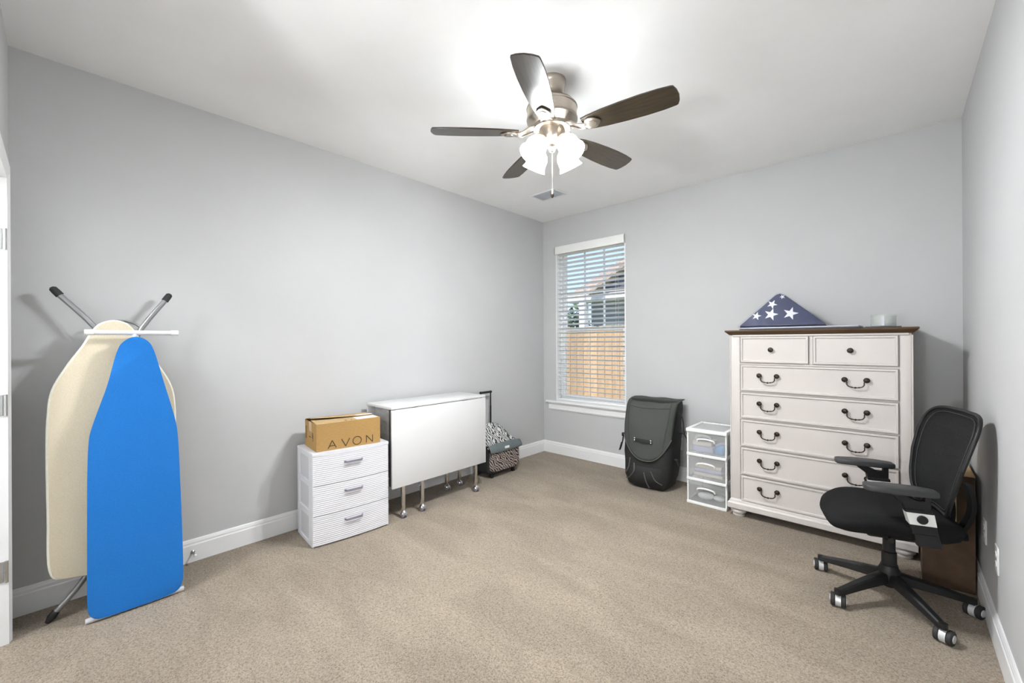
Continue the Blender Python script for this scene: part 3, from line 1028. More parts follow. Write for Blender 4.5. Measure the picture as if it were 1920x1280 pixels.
# ================================================================== OFFICE CHAIR
oc = thing('office_chair', 'black mesh back office chair on five castors beside the chest', 'chair', (3.09, 2.83, 0), R(198))
for k in range(5):
    a = R(161 - 198 + 72 * k)
    M = Matrix.Rotation(a, 4, 'Z')
    rr = []
    for t in range(7):
        u = t / 6
        x = 0.02 + 0.285 * u
        zt = 0.150 - 0.050 * u - 0.012 * u * u
        hw = 0.026 - 0.009 * u
        hh = 0.050 - 0.024 * u
        rr.append([(x, -hw, zt - hh), (x, hw, zt - hh), (x, hw * 0.9, zt - 0.006), (x, hw * 0.55, zt), (x, -hw * 0.55, zt), (x, -hw * 0.9, zt - 0.006)])
    lg = MB().rings(rr, M=M)
    lg.lathe([(0.013, 0.062), (0.016, 0.066), (0.016, 0.088), (0.011, 0.090)], 12, M @ Matrix.Translation((0.305, 0, 0)))
    lg.build('leg', 'black_plastic', oc)
    tw = R(90 + [12, 4, -22, -30, 10][k]) - R(198)
    MC = M @ Matrix.Translation((0.305, 0, 0)) @ Matrix.Rotation(tw - a, 4, 'Z') @ Matrix.Translation((0.012, 0, 0.031))
    cw = MB()
    for s in (-1, 1):
        cw.lathe([(0.020, -0.009), (0.028, -0.009), (0.031, -0.006), (0.031, 0.006), (0.028, 0.009), (0.012, 0.010)], 24,
                 MC @ Matrix.Translation((0, s * 0.021, 0)) @ Matrix.Rotation(PI / 2, 4, 'X'))
    cw.tube([(0, -0.02, 0), (0, 0.02, 0)], 0.006, 8, MC)
    cs = cw.build('castor', 'black_rubber', oc)
    hd = MB()
    hd.lathe([(0.029, -0.011), (0.0295, -0.011), (0.0295, 0.011), (0.029, 0.011)], 24, MC @ Matrix.Rotation(PI / 2, 4, 'X'))
    for s in (-1, 1):
        hd.lathe([(0.018, 0), (0.016, 0.004), (0.002, 0.005)], 18, MC @ Matrix.Translation((0, s * 0.029, 0)) @ Matrix.Rotation(-s * PI / 2, 4, 'X'))
    hd.build('castor_hub', 'silver_plastic', cs)
MB().lathe([(0.020, 0.070), (0.038, 0.080), (0.042, 0.100), (0.046, 0.150), (0.036, 0.170), (0.034, 0.180)], 24).build('base_hub', 'black_plastic', oc)
MB().lathe([(0.030, 0.165), (0.030, 0.245), (0.025, 0.25), (0.025, 0.31), (0.018, 0.312), (0.018, 0.385)], 20).build('gas_column', 'black_plastic', oc)
b = MB().box(-0.13, 0.11, -0.085, 0.085, 0.335, 0.385, 0.012, 2).box(-0.20, 0.18, -0.06, 0.06, 0.37, 0.395, 0.006, 1)
b.build('tilt_mechanism', 'black_plastic', oc)
MB().lathe([(0.028, 0.0), (0.030, 0.01), (0.030, 0.05), (0.024, 0.058), (0.001, 0.06)], 16, Matrix.Translation((0.17, -0.03, 0.42)) @ Matrix.Rotation(PI, 4, 'X') @ Matrix.Rotation(R(10), 4, 'Y')).build('tension_knob', 'black_plastic', oc)
MB().tube([(0.05, 0.08, 0.395), (0.06, 0.20, 0.392), (0.065, 0.235, 0.388)], [0.005, 0.006, 0.012], 8).build('height_lever', 'black_plastic', oc)
# seat cushion
rr = []
for z, s, e in ((0.400, 0.72, 3), (0.404, 0.84, 3.2), (0.422, 0.95, 3.2), (0.455, 1.0, 3.2), (0.475, 0.985, 3.2), (0.490, 0.93, 3.0), (0.498, 0.80, 2.8), (0.501, 0.5, 2.5), (0.500, 0.15, 2.2)):
    rr.append(superring(0.015, 0, z, 0.255 * s, 0.252 * s, e, 48))
se = MB().rings(rr)
for v in se.bm.verts:
    x, y = v.co.x, v.co.y
    v.co.z += -0.026 - 0.9 * max(0.0, x - 0.10) ** 2 * 1.5 + 0.35 * y * y - 0.25 * max(0, -x - 0.1) ** 2
se.build('seat', 'black_fabric', oc, angle=60)
# backrest: curved mesh panel in a rim


def back_pt(u, v, off=0.0):
    """u across -1..1, v up 0..1"""
    w = 0.175 + 0.072 * math.sin(min(1.0, v * 1.3) * PI / 2) - 0.25 * max(0.0, v - 0.8) ** 2
    ph = max(-1.0, min(1.0, u))
    z = 0.495 + 0.475 * v
    x = -0.183 - 0.098 * v + 0.020 * math.sin(v * PI) + 0.036 * ph * ph + off
    return Vector((x, w * ph, z))


def back_outline(n=48):
    """rounded outline in (u,v)"""
    out = []
    for i in range(n):
        t = 2 * PI * i / n
        c, s = math.cos(t), math.sin(t)
        out.append((math.copysign(abs(c) ** 0.34, c), 0.5 + 0.5 * math.copysign(abs(s) ** 0.38, s)))
    return out


ol = back_outline(56)
bk = MB()
rgs = []
for sc in (1.0, 0.8, 0.55, 0.3, 0.08):
    rgs.append([back_pt(u * sc, 0.5 + (v - 0.5) * sc) for u, v in ol])
bk.rings(rgs, cap=False)
bk.bm.verts.ensure_lookup_table()
bk.bm.faces.new(list(bk.bm.verts)[-len(ol):])
bko = bk.build('backrest', 'mesh_fabric', oc, angle=60)
sd = bko.modifiers.new('thickness', 'SOLIDIFY')
sd.thickness = 0.006
rim = [back_pt(u, v) for u, v in ol]
rim.append(rim[0])
MB().tube(rim, 0.008, 10, cap=False).build('back_frame', 'black_plastic', oc, angle=60)
# inner seam line of the mesh
seam = [back_pt(u * 0.84, 0.5 + (v - 0.5) * 0.92, 0.006) for u, v in ol]
seam.append(seam[0])
MB().tube(seam, 0.0018, 6, cap=False).build('seam', 'armrest_grey', bko)
# lumbar yoke behind the panel
b = MB()
for s in (-1, 1):
    b.strap(smooth_pts([(-0.17, s * 0.03, 0.395), (-0.235, s * 0.04, 0.405), (-0.262, s * 0.07, 0.47), (-0.262, s * 0.105, 0.56), (-0.232, s * 0.14, 0.66)], 6), 0.042, 0.018, (0, 1, 0))
b.box(-0.268, -0.12, -0.075, 0.075, 0.372, 0.415, 0.012, 2)
b.build('back_yoke', 'black_plastic', oc)
# arms
for s in (-1, 1):
    sign = s
    pad = [(-0.115, -0.024), (-0.10, -0.034), (-0.04, -0.041), (0.06, -0.043), (0.125, -0.040), (0.142, -0.028), (0.146, 0.0), (0.142, 0.028),
           (0.125, 0.040), (0.06, 0.043), (-0.04, 0.041), (-0.10, 0.034), (-0.115, 0.024)]
    p = MB().prism(pad, -0.014, 0.014, 0.007, 3)
    for v in p.bm.verts:
        v.co.z += -0.035 * max(0.0, -v.co.x - 0.02) - 0.02 * max(0, v.co.x - 0.08)
    po = p.build('armrest', 'armrest_grey', oc, (0.020, s * 0.235, 0.628), angle=50)
    # bracket: upper fork, column and foot under the seat
    MX = Matrix.Translation((0, s * 0.235, 0)) @ Matrix.Rotation(PI / 2, 4, 'X')
    br = MB()
    br.prism([(-0.070, 0.611), (-0.045, 0.614), (-0.052, 0.585), (-0.020, 0.585), (0.030, 0.614), (0.080, 0.614), (0.022, 0.570), (0.020, 0.535), (-0.070, 0.535)], -0.014, 0.014, 0.003, 1, MX)
    br.prism([(-0.075, 0.550), (0.022, 0.550), (-0.005, 0.440), (-0.095, 0.440)], -0.019, 0.019, 0.004, 1, MX)
    br.prism([(-0.093, 0.450), (-0.007, 0.450), (-0.025, 0.385), (-0.108, 0.385)], -0.015, 0.015, 0.003, 1, MX)
    br.box(-0.11, -0.04, min(s * 0.06, s * 0.245), max(s * 0.06, s * 0.245), 0.388, 0.408, 0.004, 1)
    bo = br.build('arm_bracket', 'black_plastic', oc)
    band = MB().prism([(-0.078, 0.535), (0.0185, 0.535), (0.0055, 0.482), (-0.0865, 0.482)], -0.0205, 0.0205, 0.001, 1, MX)
    band.build('arm_band', 'label_white', bo)
    kn = MB().lathe([(0.019, 0), (0.019, 0.006), (0.016, 0.009), (0.001, 0.0095)], 20, Matrix.Translation((-0.036, s * 0.2555, 0.509)) @ Matrix.Rotation(-s * PI / 2, 4, 'X'))
    kn.build('arm_button', 'black_plastic', bo)

# cardboard carton behind the chair
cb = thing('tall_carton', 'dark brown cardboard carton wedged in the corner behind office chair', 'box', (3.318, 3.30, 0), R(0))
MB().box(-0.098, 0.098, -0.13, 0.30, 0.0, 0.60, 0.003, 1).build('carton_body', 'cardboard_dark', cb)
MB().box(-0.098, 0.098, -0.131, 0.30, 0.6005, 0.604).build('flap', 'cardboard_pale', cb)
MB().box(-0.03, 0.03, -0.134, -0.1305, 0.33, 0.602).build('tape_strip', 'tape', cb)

# outlets


def outlet(label, loc, rz, cat='outlet'):
    t = thing('wall_outlet', label, cat, loc, rz)
    MB().box(-0.036, 0.036, -0.006, 0.0, -0.058, 0.058, 0.003, 2).build('cover_plate', 'trim_white', t)
    for dz in (-0.02, 0.02):
        f = MB().prism([(0.016 * math.cos(a * PI / 8), 0.0135 * math.sin(a * PI / 8)) for a in range(16)], 0.0, 0.002,
                       M=Matrix.Translation((0, -0.006, dz)) @ Matrix.Rotation(PI / 2, 4, 'X')).build('socket', 'vinyl_white', t)
        for dx in (-0.006, 0.006):
            MB().box(dx - 0.001, dx + 0.001, -0.0085, -0.0078, dz - 0.003, dz + 0.005).build('slot', 'handle_grey', f)
    MB().lathe([(0.003, 0), (0.002, 0.001)], 8, Matrix.Translation((0, -0.006, 0)) @ Matrix.Rotation(PI / 2, 4, 'X')).build('screw', 'steel', t)
    return t


outlet('white outlet on the right wall just above baseboard', (W, 2.70, 0.375), R(-90))
outlet('white outlet in shadow on the right wall behind chair', (W, 3.03, 0.385), R(-90))
outlet('white outlet on the wall between backpack and clear bins', (1.612, D, 0.345), R(0))

# door stop on the left baseboard
ds = thing('door_stop', 'small steel door stop on the left baseboard', 'door stop', (0.014, 0.537, 0.06))
MB().lathe([(0.011, 0.0), (0.011, 0.004), (0.006, 0.008), (0.006, 0.010)], 14, Matrix.Rotation(PI / 2, 4, 'Y')).build('stop_base', 'steel', ds)
sp = [(0.008 + 0.05 * i / 72, 0.0045 * math.cos(i * PI / 3), 0.0045 * math.sin(i * PI / 3)) for i in range(73)]
MB().tube(sp, 0.0012, 5).build('spring', 'steel', ds)
MB().lathe([(0.006, 0.056), (0.0075, 0.058), (0.0075, 0.070), (0.005, 0.073)], 12, Matrix.Rotation(PI / 2, 4, 'Y')).build('stop_tip', 'vinyl_white', ds)

# ================================================================== IRONING BOARDS


def yz_prism(b, outline, h0, h1, base_x, lean, bev=0.006, seg=3):
    """outline (y,z) along a leaning plane: x = base_x - lean*z, thickness towards the room"""
    an = math.atan(lean)
    M = Matrix.Translation((base_x, 0, 0)) @ Matrix.Rotation(-an, 4, 'Y') @ Matrix(((0, 0, 1, 0), (1, 0, 0, 0), (0, 1, 0, 0), (0, 0, 0, 1)))
    b.prism(outline, h0, h1, bev, seg, M)
    return M


ib1 = thing('ironing_board', 'blue covered ironing board leaning in front of the cream one', 'ironing board', (0, 0, 0))
bo_ = smooth_pts([(0.130, 0.014, 0), (0.26, 0.010, 0), (0.390, 0.014, 0), (0.424, 0.034, 0), (0.437, 0.085, 0), (0.437, 0.30, 0), (0.432, 0.60, 0), (0.426, 0.82, 0), (0.412, 0.93, 0), (0.370, 1.12, 0),
                  (0.337, 1.268, 0), (0.312, 1.325, 0), (0.265, 1.350, 0), (0.218, 1.325, 0), (0.192, 1.268, 0), (0.155, 1.10, 0), (0.105, 0.92, 0), (0.090, 0.82, 0), (0.085, 0.60, 0), (0.083, 0.30, 0), (0.083, 0.085, 0), (0.096, 0.034, 0)], 5, True)
bo_ = [(p.x, p.y) for p in bo_]
LEAN1, BX1 = 0.075, 0.352
b = MB()
M1 = yz_prism(b, bo_, -0.012, 0.006, BX1, LEAN1, 0.006, 3)
b.build('board_cover', 'blue_cloth', ib1, angle=50)


def p1(y, z, d):
    return M1 @ Vector((y, z, d))


MB().tube([p1(0.088, 1.372, -0.022), p1(0.432, 1.372, -0.022)], 0.0125, 14).build('foot_bar', 'plastic_white', ib1)
for ya, yb in ((0.080, 0.112), (0.408, 0.440)):
    MB().tube([p1(ya, 1.372, -0.022), p1(yb, 1.372, -0.022)], 0.0145, 14).build('foot_cap', 'vinyl_white', ib1)
MB().tube([p1(0.076, 0.013, -0.018), p1(0.442, 0.013, -0.018)], 0.0125, 14).build('foot_bar', 'plastic_white', ib1)
MB().tube([p1(0.262, 1.372, -0.022), p1(0.262, 0.55, -0.024)], 0.011, 10).build('leg', 'plastic_white', ib1)
MB().tube([p1(0.245, 0.013, -0.020), p1(0.245, 0.90, -0.024)], 0.011, 10).tube([p1(0.285, 0.013, -0.020), p1(0.285, 0.90, -0.024)], 0.011, 10).build('leg', 'plastic_white', ib1)

ib2 = thing('ironing_board', 'cream covered ironing board with grey legs leaning against the wall', 'ironing board', (0, 0, 0))
co_ = smooth_pts([(0.02, 0.200, 0), (0.19, 0.185, 0), (0.37, 0.200, 0), (0.415, 0.25, 0), (0.424, 0.50, 0), (0.428, 0.80, 0), (0.428, 0.97, 0), (0.412, 1.08, 0), (0.362, 1.19, 0),
                  (0.300, 1.30, 0), (0.268, 1.370, 0), (0.238, 1.412, 0), (0.19, 1.428, 0), (0.142, 1.410, 0), (0.112, 1.370, 0), (0.080, 1.30, 0), (0.030, 1.21, 0), (-0.022, 1.09, 0), (-0.036, 0.97, 0), (-0.040, 0.80, 0), (-0.037, 0.50, 0), (-0.032, 0.25, 0)], 5, True)
co_ = [(p.x, p.y) for p in co_]
LEAN2, BX2 = 0.055, 0.225
b = MB()
M2 = yz_prism(b, co_, -0.010, 0.010, BX2, LEAN2, 0.007, 3)
bc = b.build('board_cover', 'cream_cloth', ib2, angle=50)


def p2(y, z, d):
    return M2 @ Vector((y, z, d))


hem = [p2(y, z, -0.006) for y, z in co_]
hem.append(hem[0])
MB().tube(hem, 0.0085, 8, cap=False).build('hem', 'cream_hem', bc, angle=60)
# crossed leg frames: upper pair of feet beyond the nose, lower pair on the carpet
for (ya, za, yb, zb) in ((-0.002, 1.560, 0.145, 1.36), (0.405, 1.560, 0.285, 1.36)):
    pa, pb, pc = p2(ya, za, -0.055), p2(yb, zb, -0.045), p2(0.10 if yb < .2 else 0.28, 0.62, -0.03)
    MB().tube(smooth_pts([pa, pb, p2(yb + (0.01 if yb < 0.2 else -0.01), 1.2, -0.04), pc], 5), 0.0125, 12).build('leg', 'grey_tube', ib2, angle=60)
    q = (pa - pb).normalized()
    MB().tube([pa - q * 0.005, pa + q * 0.018, pa + q * 0.036, pa + q * 0.043], [0.0165, 0.0165, 0.015, 0.008], 12).build('foot_cap', 'black_rubber', ib2)
arc = [p2(0.215 + 0.092 * math.cos(a), 1.375 + 0.062 * math.sin(a), -0.05) for a in [PI * k / 16 for k in range(17)]]
MB().tube(arc, 0.006, 8).build('cross_bar', 'grey_tube', ib2)
for (ya, yb, xa) in ((-0.028, 0.10, 0.0), (0.40, 0.28, 0.0)):
    pa, pb = p2(ya, 0.030, -0.035), p2(yb, 0.205, -0.03)
    MB().tube(smooth_pts([pa, pb, p2(yb + (0.03 if yb < 0.2 else -0.03), 0.45, -0.028), p2(0.2 if yb < .2 else 0.18, 1.0, -0.03)], 5), 0.0125, 12).build('leg', 'grey_tube', ib2, angle=60)
    q = (pa - pb).normalized()
    MB().tube([pa - q * 0.02, pa + q * 0.004, pa + q * 0.03], [0.015, 0.018, 0.009], 12).build('foot_cap', 'black_rubber', ib2)
MB().tube([p2(0.10, 0.205, -0.03), p2(0.28, 0.205, -0.03)], 0.009, 8).build('cross_bar', 'grey_tube', ib2)

# ================================================================== WHITE PLASTIC DRAWERS
wd = thing('plastic_drawer_unit', 'white three drawer plastic unit carrying the cardboard box', 'drawers', (0.387, 1.085, 0), R(85))
DWd, DDp, DHt = 0.515, 0.32, 0.602


def bow(x):
    t = x / DWd * 2 - 1
    return -0.016 * (1 - t * t)


b = MB()
# frame: back, side stiles and rails, shelves
b.box(0.008, DWd - 0.008, DDp - 0.008, DDp, 0.0, DHt - 0.02)
for x0, x1 in ((0.0, 0.012), (DWd - 0.012, DWd)):
    b.box(x0, x1, 0.0, 0.075, 0.0, DHt - 0.02, 0.003, 1).box(x0, x1, DDp - 0.045, DDp, 0.0, DHt - 0.02, 0.003, 1)
    for za, zb in ((0.0, 0.026), (0.180, 0.222), (0.378, 0.412), (0.565, DHt - 0.02)):
        b.box(x0, x1, 0.07, DDp - 0.04, za, zb, 0.002, 1)
b.build('frame', 'plastic_white', wd)
for x0, x1 in ((0.009, 0.012), (DWd - 0.012, DWd - 0.009)):
    for za, zb in ((0.026, 0.180), (0.222, 0.378), (0.412, 0.565)):
        MB().box(x0, x1, 0.07, DDp - 0.04, za, zb).build('side_panel', 'plastic_lavender_shaded', wd)
# top with bowed front
ot = [(DWd * k / 16, bow(DWd * k / 16) - 0.006) for k in range(17)] + [(DWd, DDp), (0, DDp)]
MB().prism(ot, DHt - 0.024, DHt, 0.005, 2).build('top', 'plastic_white', wd)
for za, zb in ((0.006, 0.1945), (0.1965, 0.3865), (0.3885, 0.5765)):
    nrib = 15
    rings_ = []
    b = MB()
    nz = nrib * 4
    prof = []
    for k in range(nz + 1):
        t = k / nz
        ph = (k % 4) / 4
        prof.append((za + (zb - za) * t, 0.0016 * abs(math.sin(PI * ph)) if 0 < k < nz else 0.0))
    lip = 0.006
    rr = []
    for k in range(17):
        x = 0.003 + (DWd - 0.006) * k / 16
        col = [(x, bow(x) - r - 0.004 + (0.004 if zz < za + 0.006 else 0), zz) for zz, r in prof]
        col += [(x, 0.03, zb), (x, 0.03, za)]
        rr.append(col)
    d = MB().rings(rr).build('drawer', 'plastic_white', wd, angle=25)
    zc = za + (zb - za) * 0.70
    hp = [(DWd / 2 + 0.062 * t, bow(DWd / 2 + 0.062 * t) - (0.024 if abs(t) < 0.9 else 0.004), zc) for t in (-1, -0.95, -0.8, -0.3, 0.3, 0.8, 0.95, 1)]
    MB().strap(hp, 0.012, 0.008, (0, 0, 1)).build('handle', 'handle_grey', d)

# cardboard box with lettering
bx = thing('cardboard_box', 'brown cardboard box lettered AVON on the white drawers', 'box', (0.374, 1.118, DHt + 0.0015), R(83.3))
BW, BD_, BH = 0.425, 0.265, 0.178
b = MB()
tk = 0.004
b.box(0, BW, 0, tk, 0, BH).box(0, BW, BD_ - tk, BD_, 0, BH).box(0, tk, tk, BD_ - tk, 0, BH).box(BW - tk, BW, tk, BD_ - tk, 0, BH).box(tk, BW - tk, tk, BD_ - tk, 0, tk)
b.build('carton_wall', 'cardboard', bx)
# top flaps: front one flat, back one lifted a little at the left
MB().grid(lambda u, v: (0.001 + (BW - 0.002) * u, 0.001 + v * (BD_ / 2 - 0.002), BH + 0.001 + 0.010 * (1 - u) ** 3 * v), 12, 6).build('flap', 'cardboard_pale', bx)
MB().grid(lambda u, v: (0.001 + (BW - 0.002) * u, BD_ - 0.001 - v * (BD_ / 2 + 0.006), BH + 0.002 + 0.026 * math.sin(v * PI / 2) * max(0.0, 0.75 - u * 0.9) ** 1.2 + 0.004 * v), 12, 6).build('flap', 'cardboard_pale', bx)
for o in bx.children:
    if o.name.startswith('flap'):
        s = o.modifiers.new('thickness', 'SOLIDIFY')
        s.thickness = 0.003
MB().box(BW * 0.63, BW * 0.97, 0.012, 0.10, BH + 0.0015, BH + 0.0027).build('shipping_label', 'label_paper', bx)
MB().box(-0.0012, 0.0, BD_ * 0.42, BD_ * 0.62, BH - 0.062, BH + 0.001).build('tape', 'tape', bx)
MB().box(BW * 0.72, BW, BD_ * 0.5, BD_ * 0.62, BH + 0.006, BH + 0.0072).build('tape', 'label_paper', bx)
# letters on the front face (local x along the front, -y outwards)
LZ0, LZ1, SW = 0.012, 0.062, 0.0052


def stroke(b, p, q, w=SW):
    p, q = Vector(p), Vector(q)
    d = (q - p).normalized()
    n = Vector((-d.y, d.x)) * w / 2
    pts = [p - n, q - n, q + n, p + n]
    b.prism([(v.x, v.y) for v in pts], 0.0, 0.0008, M=Matrix.Rotation(PI / 2, 4, 'X'))


lm = (LZ0 + LZ1) / 2
A = MB()
x = 0.072
stroke(A, (x, LZ0), (x + 0.026, LZ1))
stroke(A, (x + 0.026, LZ1), (x + 0.052, LZ0))
stroke(A, (x + 0.010, LZ0 + 0.016), (x + 0.042, LZ0 + 0.016))
A.build('letter', 'print_brown', bx)
A = MB()
x = 0.158
stroke(A, (x, LZ1), (x + 0.027, LZ0))
stroke(A, (x + 0.027, LZ0), (x + 0.054, LZ1))
A.build('letter', 'print_brown', bx)
A = MB()
cx_ = 0.262
ring_o = [(cx_ + (0.0285) * math.cos(2 * PI * k / 32), lm + 0.0272 * math.sin(2 * PI * k / 32)) for k in range(33)]
for k in range(32):
    stroke(A, ring_o[k], ring_o[k + 1])
A.build('letter', 'print_brown', bx)
A = MB()
x = 0.326
stroke(A, (x, LZ0), (x, LZ1))
stroke(A, (x, LZ1), (x + 0.044, LZ0))
stroke(A, (x + 0.044, LZ0), (x + 0.044, LZ1))
A.build('letter', 'print_brown', bx)
# printed marks on the left side and on the top
for (ya, yb, za, zb) in ((0.078, 0.092, 0.075, 0.112), (0.072, 0.080, 0.055, 0.100), (0.225, 0.229, 0.06, 0.14), (0.235, 0.239, 0.06, 0.14), (0.225, 0.25, 0.057, 0.061), (0.12, 0.17, 0.075, 0.080)):
    MB().box(-0.0009, 0.0, ya, yb, za, zb).build('printed_mark', 'print_brown', bx)
for xx in (0.185, 0.225):
    MB().prism([(xx, 0.02), (xx + 0.018, 0.02), (xx + 0.012, 0.035), (xx + 0.004, 0.032)], BH + 0.0016, BH + 0.0027).build('printed_mark', 'print_brown', bx)

# ================================================================== FOLDING TABLE
ft = thing('folding_table', 'white drop leaf table folded on castors beside the drawers', 'table', (0, 0, 0))
TY0, TY1, TX0, TX1 = 1.628, 2.572, 0.062, 0.430
MB().box(TX0, TX1 - 0.003, TY0, TY1, 0.818, 0.838, 0.004, 2).build('tabletop', 'laminate_white', ft)
MB().box(TX1 - 0.018, TX1, TY0 + 0.003, TY1 - 0.003, 0.240, 0.814, 0.003, 2).build('leaf', 'laminate_white', ft)
MB().box(TX0 + 0.002, TX0 + 0.020, TY0 + 0.003, TY1 - 0.003, 0.240, 0.814, 0.003, 2).build('leaf', 'laminate_white', ft)
MB().box(0.15, TX1 - 0.06, TY0 + 0.03, TY0 + 0.045, 0.30, 0.816).build('end_panel', 'grey_panel', ft)
MB().box(0.15, TX1 - 0.06, TY1 - 0.06, TY1 - 0.045, 0.30, 0.816).build('end_panel', 'grey_panel', ft)
MB().box(TX1 - 0.056, TX1 - 0.022, TY0 + 0.012, TY0 + 0.05, 0.25, 0.814).build('gate_post', 'dark_core', ft)
for ya in (1.80, 2.30):
    MB().box(TX1 - 0.05, TX1 - 0.002, ya, ya + 0.06, 0.812, 0.8155).build('leaf_hinge', 'steel', ft)
# frame rails and legs
MB().box(0.385, 0.405, 1.74, 2.47, 0.235, 0.262, 0.003, 1).build('rail', 'chrome', ft)
MB().box(0.175, 0.195, 1.70, 2.47, 0.235, 0.262, 0.003, 1).build('rail', 'chrome', ft)
MB().box(0.39, 0.415, 1.88, 1.93, 0.205, 0.265, 0.003, 1).build('clamp', 'handle_grey', ft)
for (lx, ly) in ((0.402, 1.738), (0.405, 1.905), (0.402, 2.468), (0.190, 2.32), (0.185, 1.72), (0.185, 2.468)):
    MB().box(lx - 0.012, lx + 0.012, ly - 0.014, ly + 0.014, 0.052, 0.30, 0.004, 2).build('leg', 'chrome', ft)
    c = MB()
    for s in (-1, 1):
        c.lathe([(0.016, -0.006), (0.023, -0.004), (0.025, 0.0), (0.023, 0.004), (0.016, 0.006)], 18,
                Matrix.Translation((lx + 0.006, ly + 0.004 + s * 0.012, 0.025)) @ Matrix.Rotation(PI / 2, 4, 'X'))
    co = c.build('castor', 'handle_grey', ft)
    MB().lathe([(0.026, 0.022), (0.026, 0.034), (0.020, 0.046), (0.010, 0.052), (0.006, 0.060)], 16, Matrix.Translation((lx + 0.003, ly + 0.004, 0))).build('castor_hood', 'chrome', co)

# ================================================================== ZEBRA ROLLING BAG
zb_ = thing('rolling_bag', 'zebra striped rolling bag with grey flap beside the folding table', 'bag', (0.165, 2.965, 0))
b = MB()
rr = []
for z, s in ((0.045, 0.90), (0.052, 0.97), (0.075, 1.0), (0.25, 1.0), (0.31, 0.97)):
    rr.append(superring(0.0, 0.0, z, 0.118 * s, 0.215 * s, 7, 40))
b.rings(rr)
b.build('bag_body', 'bag_black', zb_, angle=50)
# zebra front pocket panel
fp = []
for x, s in ((0.112, 1.0), (0.126, 0.985), (0.134, 0.93), (0.136, 0.85)):
    ring = superring(0, 0, 0, 0.205 * s, 0.118 * s, 5, 40)
    fp.append([(x, p[0], 0.176 + p[1]) for p in ring])
MB().rings(fp).build('front_pocket', 'zebra_dark', zb_, angle=50)
# sloped zebra lid
ld_ = []
for t in range(13):
    u = t / 12
    yy = -0.205 + 0.41 * u
    k = 1 - abs(2 * u - 1) ** (9 if u < 0.5 else 3.2)
    lim = 0.94 + 0.06 * k
    ld_.append([(-0.115, yy, 0.30), (-0.113, yy, 0.30 + 0.16 * k * lim + 0.005), (-0.085, yy, 0.30 + 0.180 * k + 0.006), (-0.02, yy, 0.30 + 0.150 * k + 0.006), (0.06, yy, 0.30 + 0.085 * k + 0.006),
                (0.135, yy, 0.285 + 0.010 * k), (0.10, yy, 0.285)])
MB().rings(ld_).build('lid', 'zebra_light', zb_, angle=60)
# grey flap along the lid's front edge
fg = MB().grid(lambda u, v: (0.118 + 0.034 * math.sin(min(1, v * 1.2) * PI / 2), (-0.222 + 0.444 * u), 0.332 - 0.085 * v - 0.016 * abs(2 * u - 1) ** 4 * (1 - v) + 0.010 * v * abs(2 * u - 1) ** 3), 20, 8)
fgo = fg.build('flap', 'teal_vinyl', zb_, angle=60)
s = fgo.modifiers.new('thickness', 'SOLIDIFY')
s.thickness = 0.006
MB().box(0.1475, 0.1555, -0.030, 0.030, 0.272, 0.294, 0.002, 1).build('buckle', 'label_white', fgo)
for ys_ in (-0.115, 0.02):
    MB().tube([(-0.098, ys_, 0.25), (-0.098, ys_, 0.66)], 0.0085, 10).tube([(-0.098, ys_, 0.64), (-0.098, ys_, 0.80)], 0.0068, 10).build('handle_rod', 'black_plastic', zb_)
MB().tube([(-0.098, -0.118, 0.80), (-0.098, 0.023, 0.80)], 0.0115, 12).sphere((-0.098, 0.023, 0.80), 0.0135).sphere((-0.098, -0.118, 0.80), 0.0135).build('handle_grip', 'black_plastic', zb_)
for s in (-1, 1):
    MB().lathe([(0.02, -0.012), (0.036, -0.012), (0.038, 0.0), (0.036, 0.012), (0.02, 0.012)], 20, Matrix.Translation((-0.085, s * 0.185, 0.038)) @ Matrix.Rotation(PI / 2, 4, 'X')).build('wheel', 'black_rubber', zb_)
    MB().box(0.07, 0.10, s * 0.15 - 0.015, s * 0.15 + 0.015, 0.0, 0.05, 0.003, 1).build('foot', 'black_plastic', zb_)

# ================================================================== BACKPACK
bp = thing('backpack', 'large grey backpack standing under the window against the wall', 'backpack', (1.475, 3.665, 0), R(4))


def pk_dim(z):
    """half width, front depth, back depth of the pack at height z"""
    keys = [(0.0, 0.150, 0.125, 0.10), (0.03, 0.185, 0.165, 0.14), (0.10, 0.210, 0.180, 0.16), (0.22, 0.222, 0.165, 0.17), (0.40, 0.228, 0.145, 0.18), (0.55, 0.230, 0.115, 0.19), (0.66, 0.230, 0.080, 0.20),
            (0.72, 0.230, 0.050, 0.205), (0.755, 0.228, 0.015, 0.205), (0.768, 0.222, -0.02, 0.20)]
    for a, b in zip(keys[:-1], keys[1:]):
        if z <= b[0]:
            t = (z - a[0]) / (b[0] - a[0])
            t = max(0, t)
            return tuple(a[i] + (b[i] - a[i]) * t for i in (1, 2, 3))
    return keys[-1][1:]


def pk_front(x, z, off=0.0):
    w, f, bk_ = pk_dim(z)
    t = min(0.999, abs(x) / (w + off))
    mid, half = (bk_ - f) / 2, (f + bk_) / 2
    return mid - (half + off) * (1 - t ** 4.5) ** (1 / 4.5)


rr = []
zs = [0.0, 0.012, 0.03, 0.06, 0.10, 0.16, 0.22, 0.30, 0.40, 0.48, 0.55, 0.61, 0.66, 0.70, 0.73, 0.755, 0.764, 0.768]
for z in zs:
    w, f, bk_ = pk_dim(z)
    mid, half = (bk_ - f) / 2, (f + bk_) / 2
    ring = superring(0, mid, z, w, half, 4.5, 44)
    rr.append([(x + 0.004 * math.sin(z * 23 + y * 30), y + 0.005 * math.sin(x * 31 + z * 19), zz) for x, y, zz in ring])
MB().rings(rr).build('pack_body', 'pack_black', bp, angle=60)


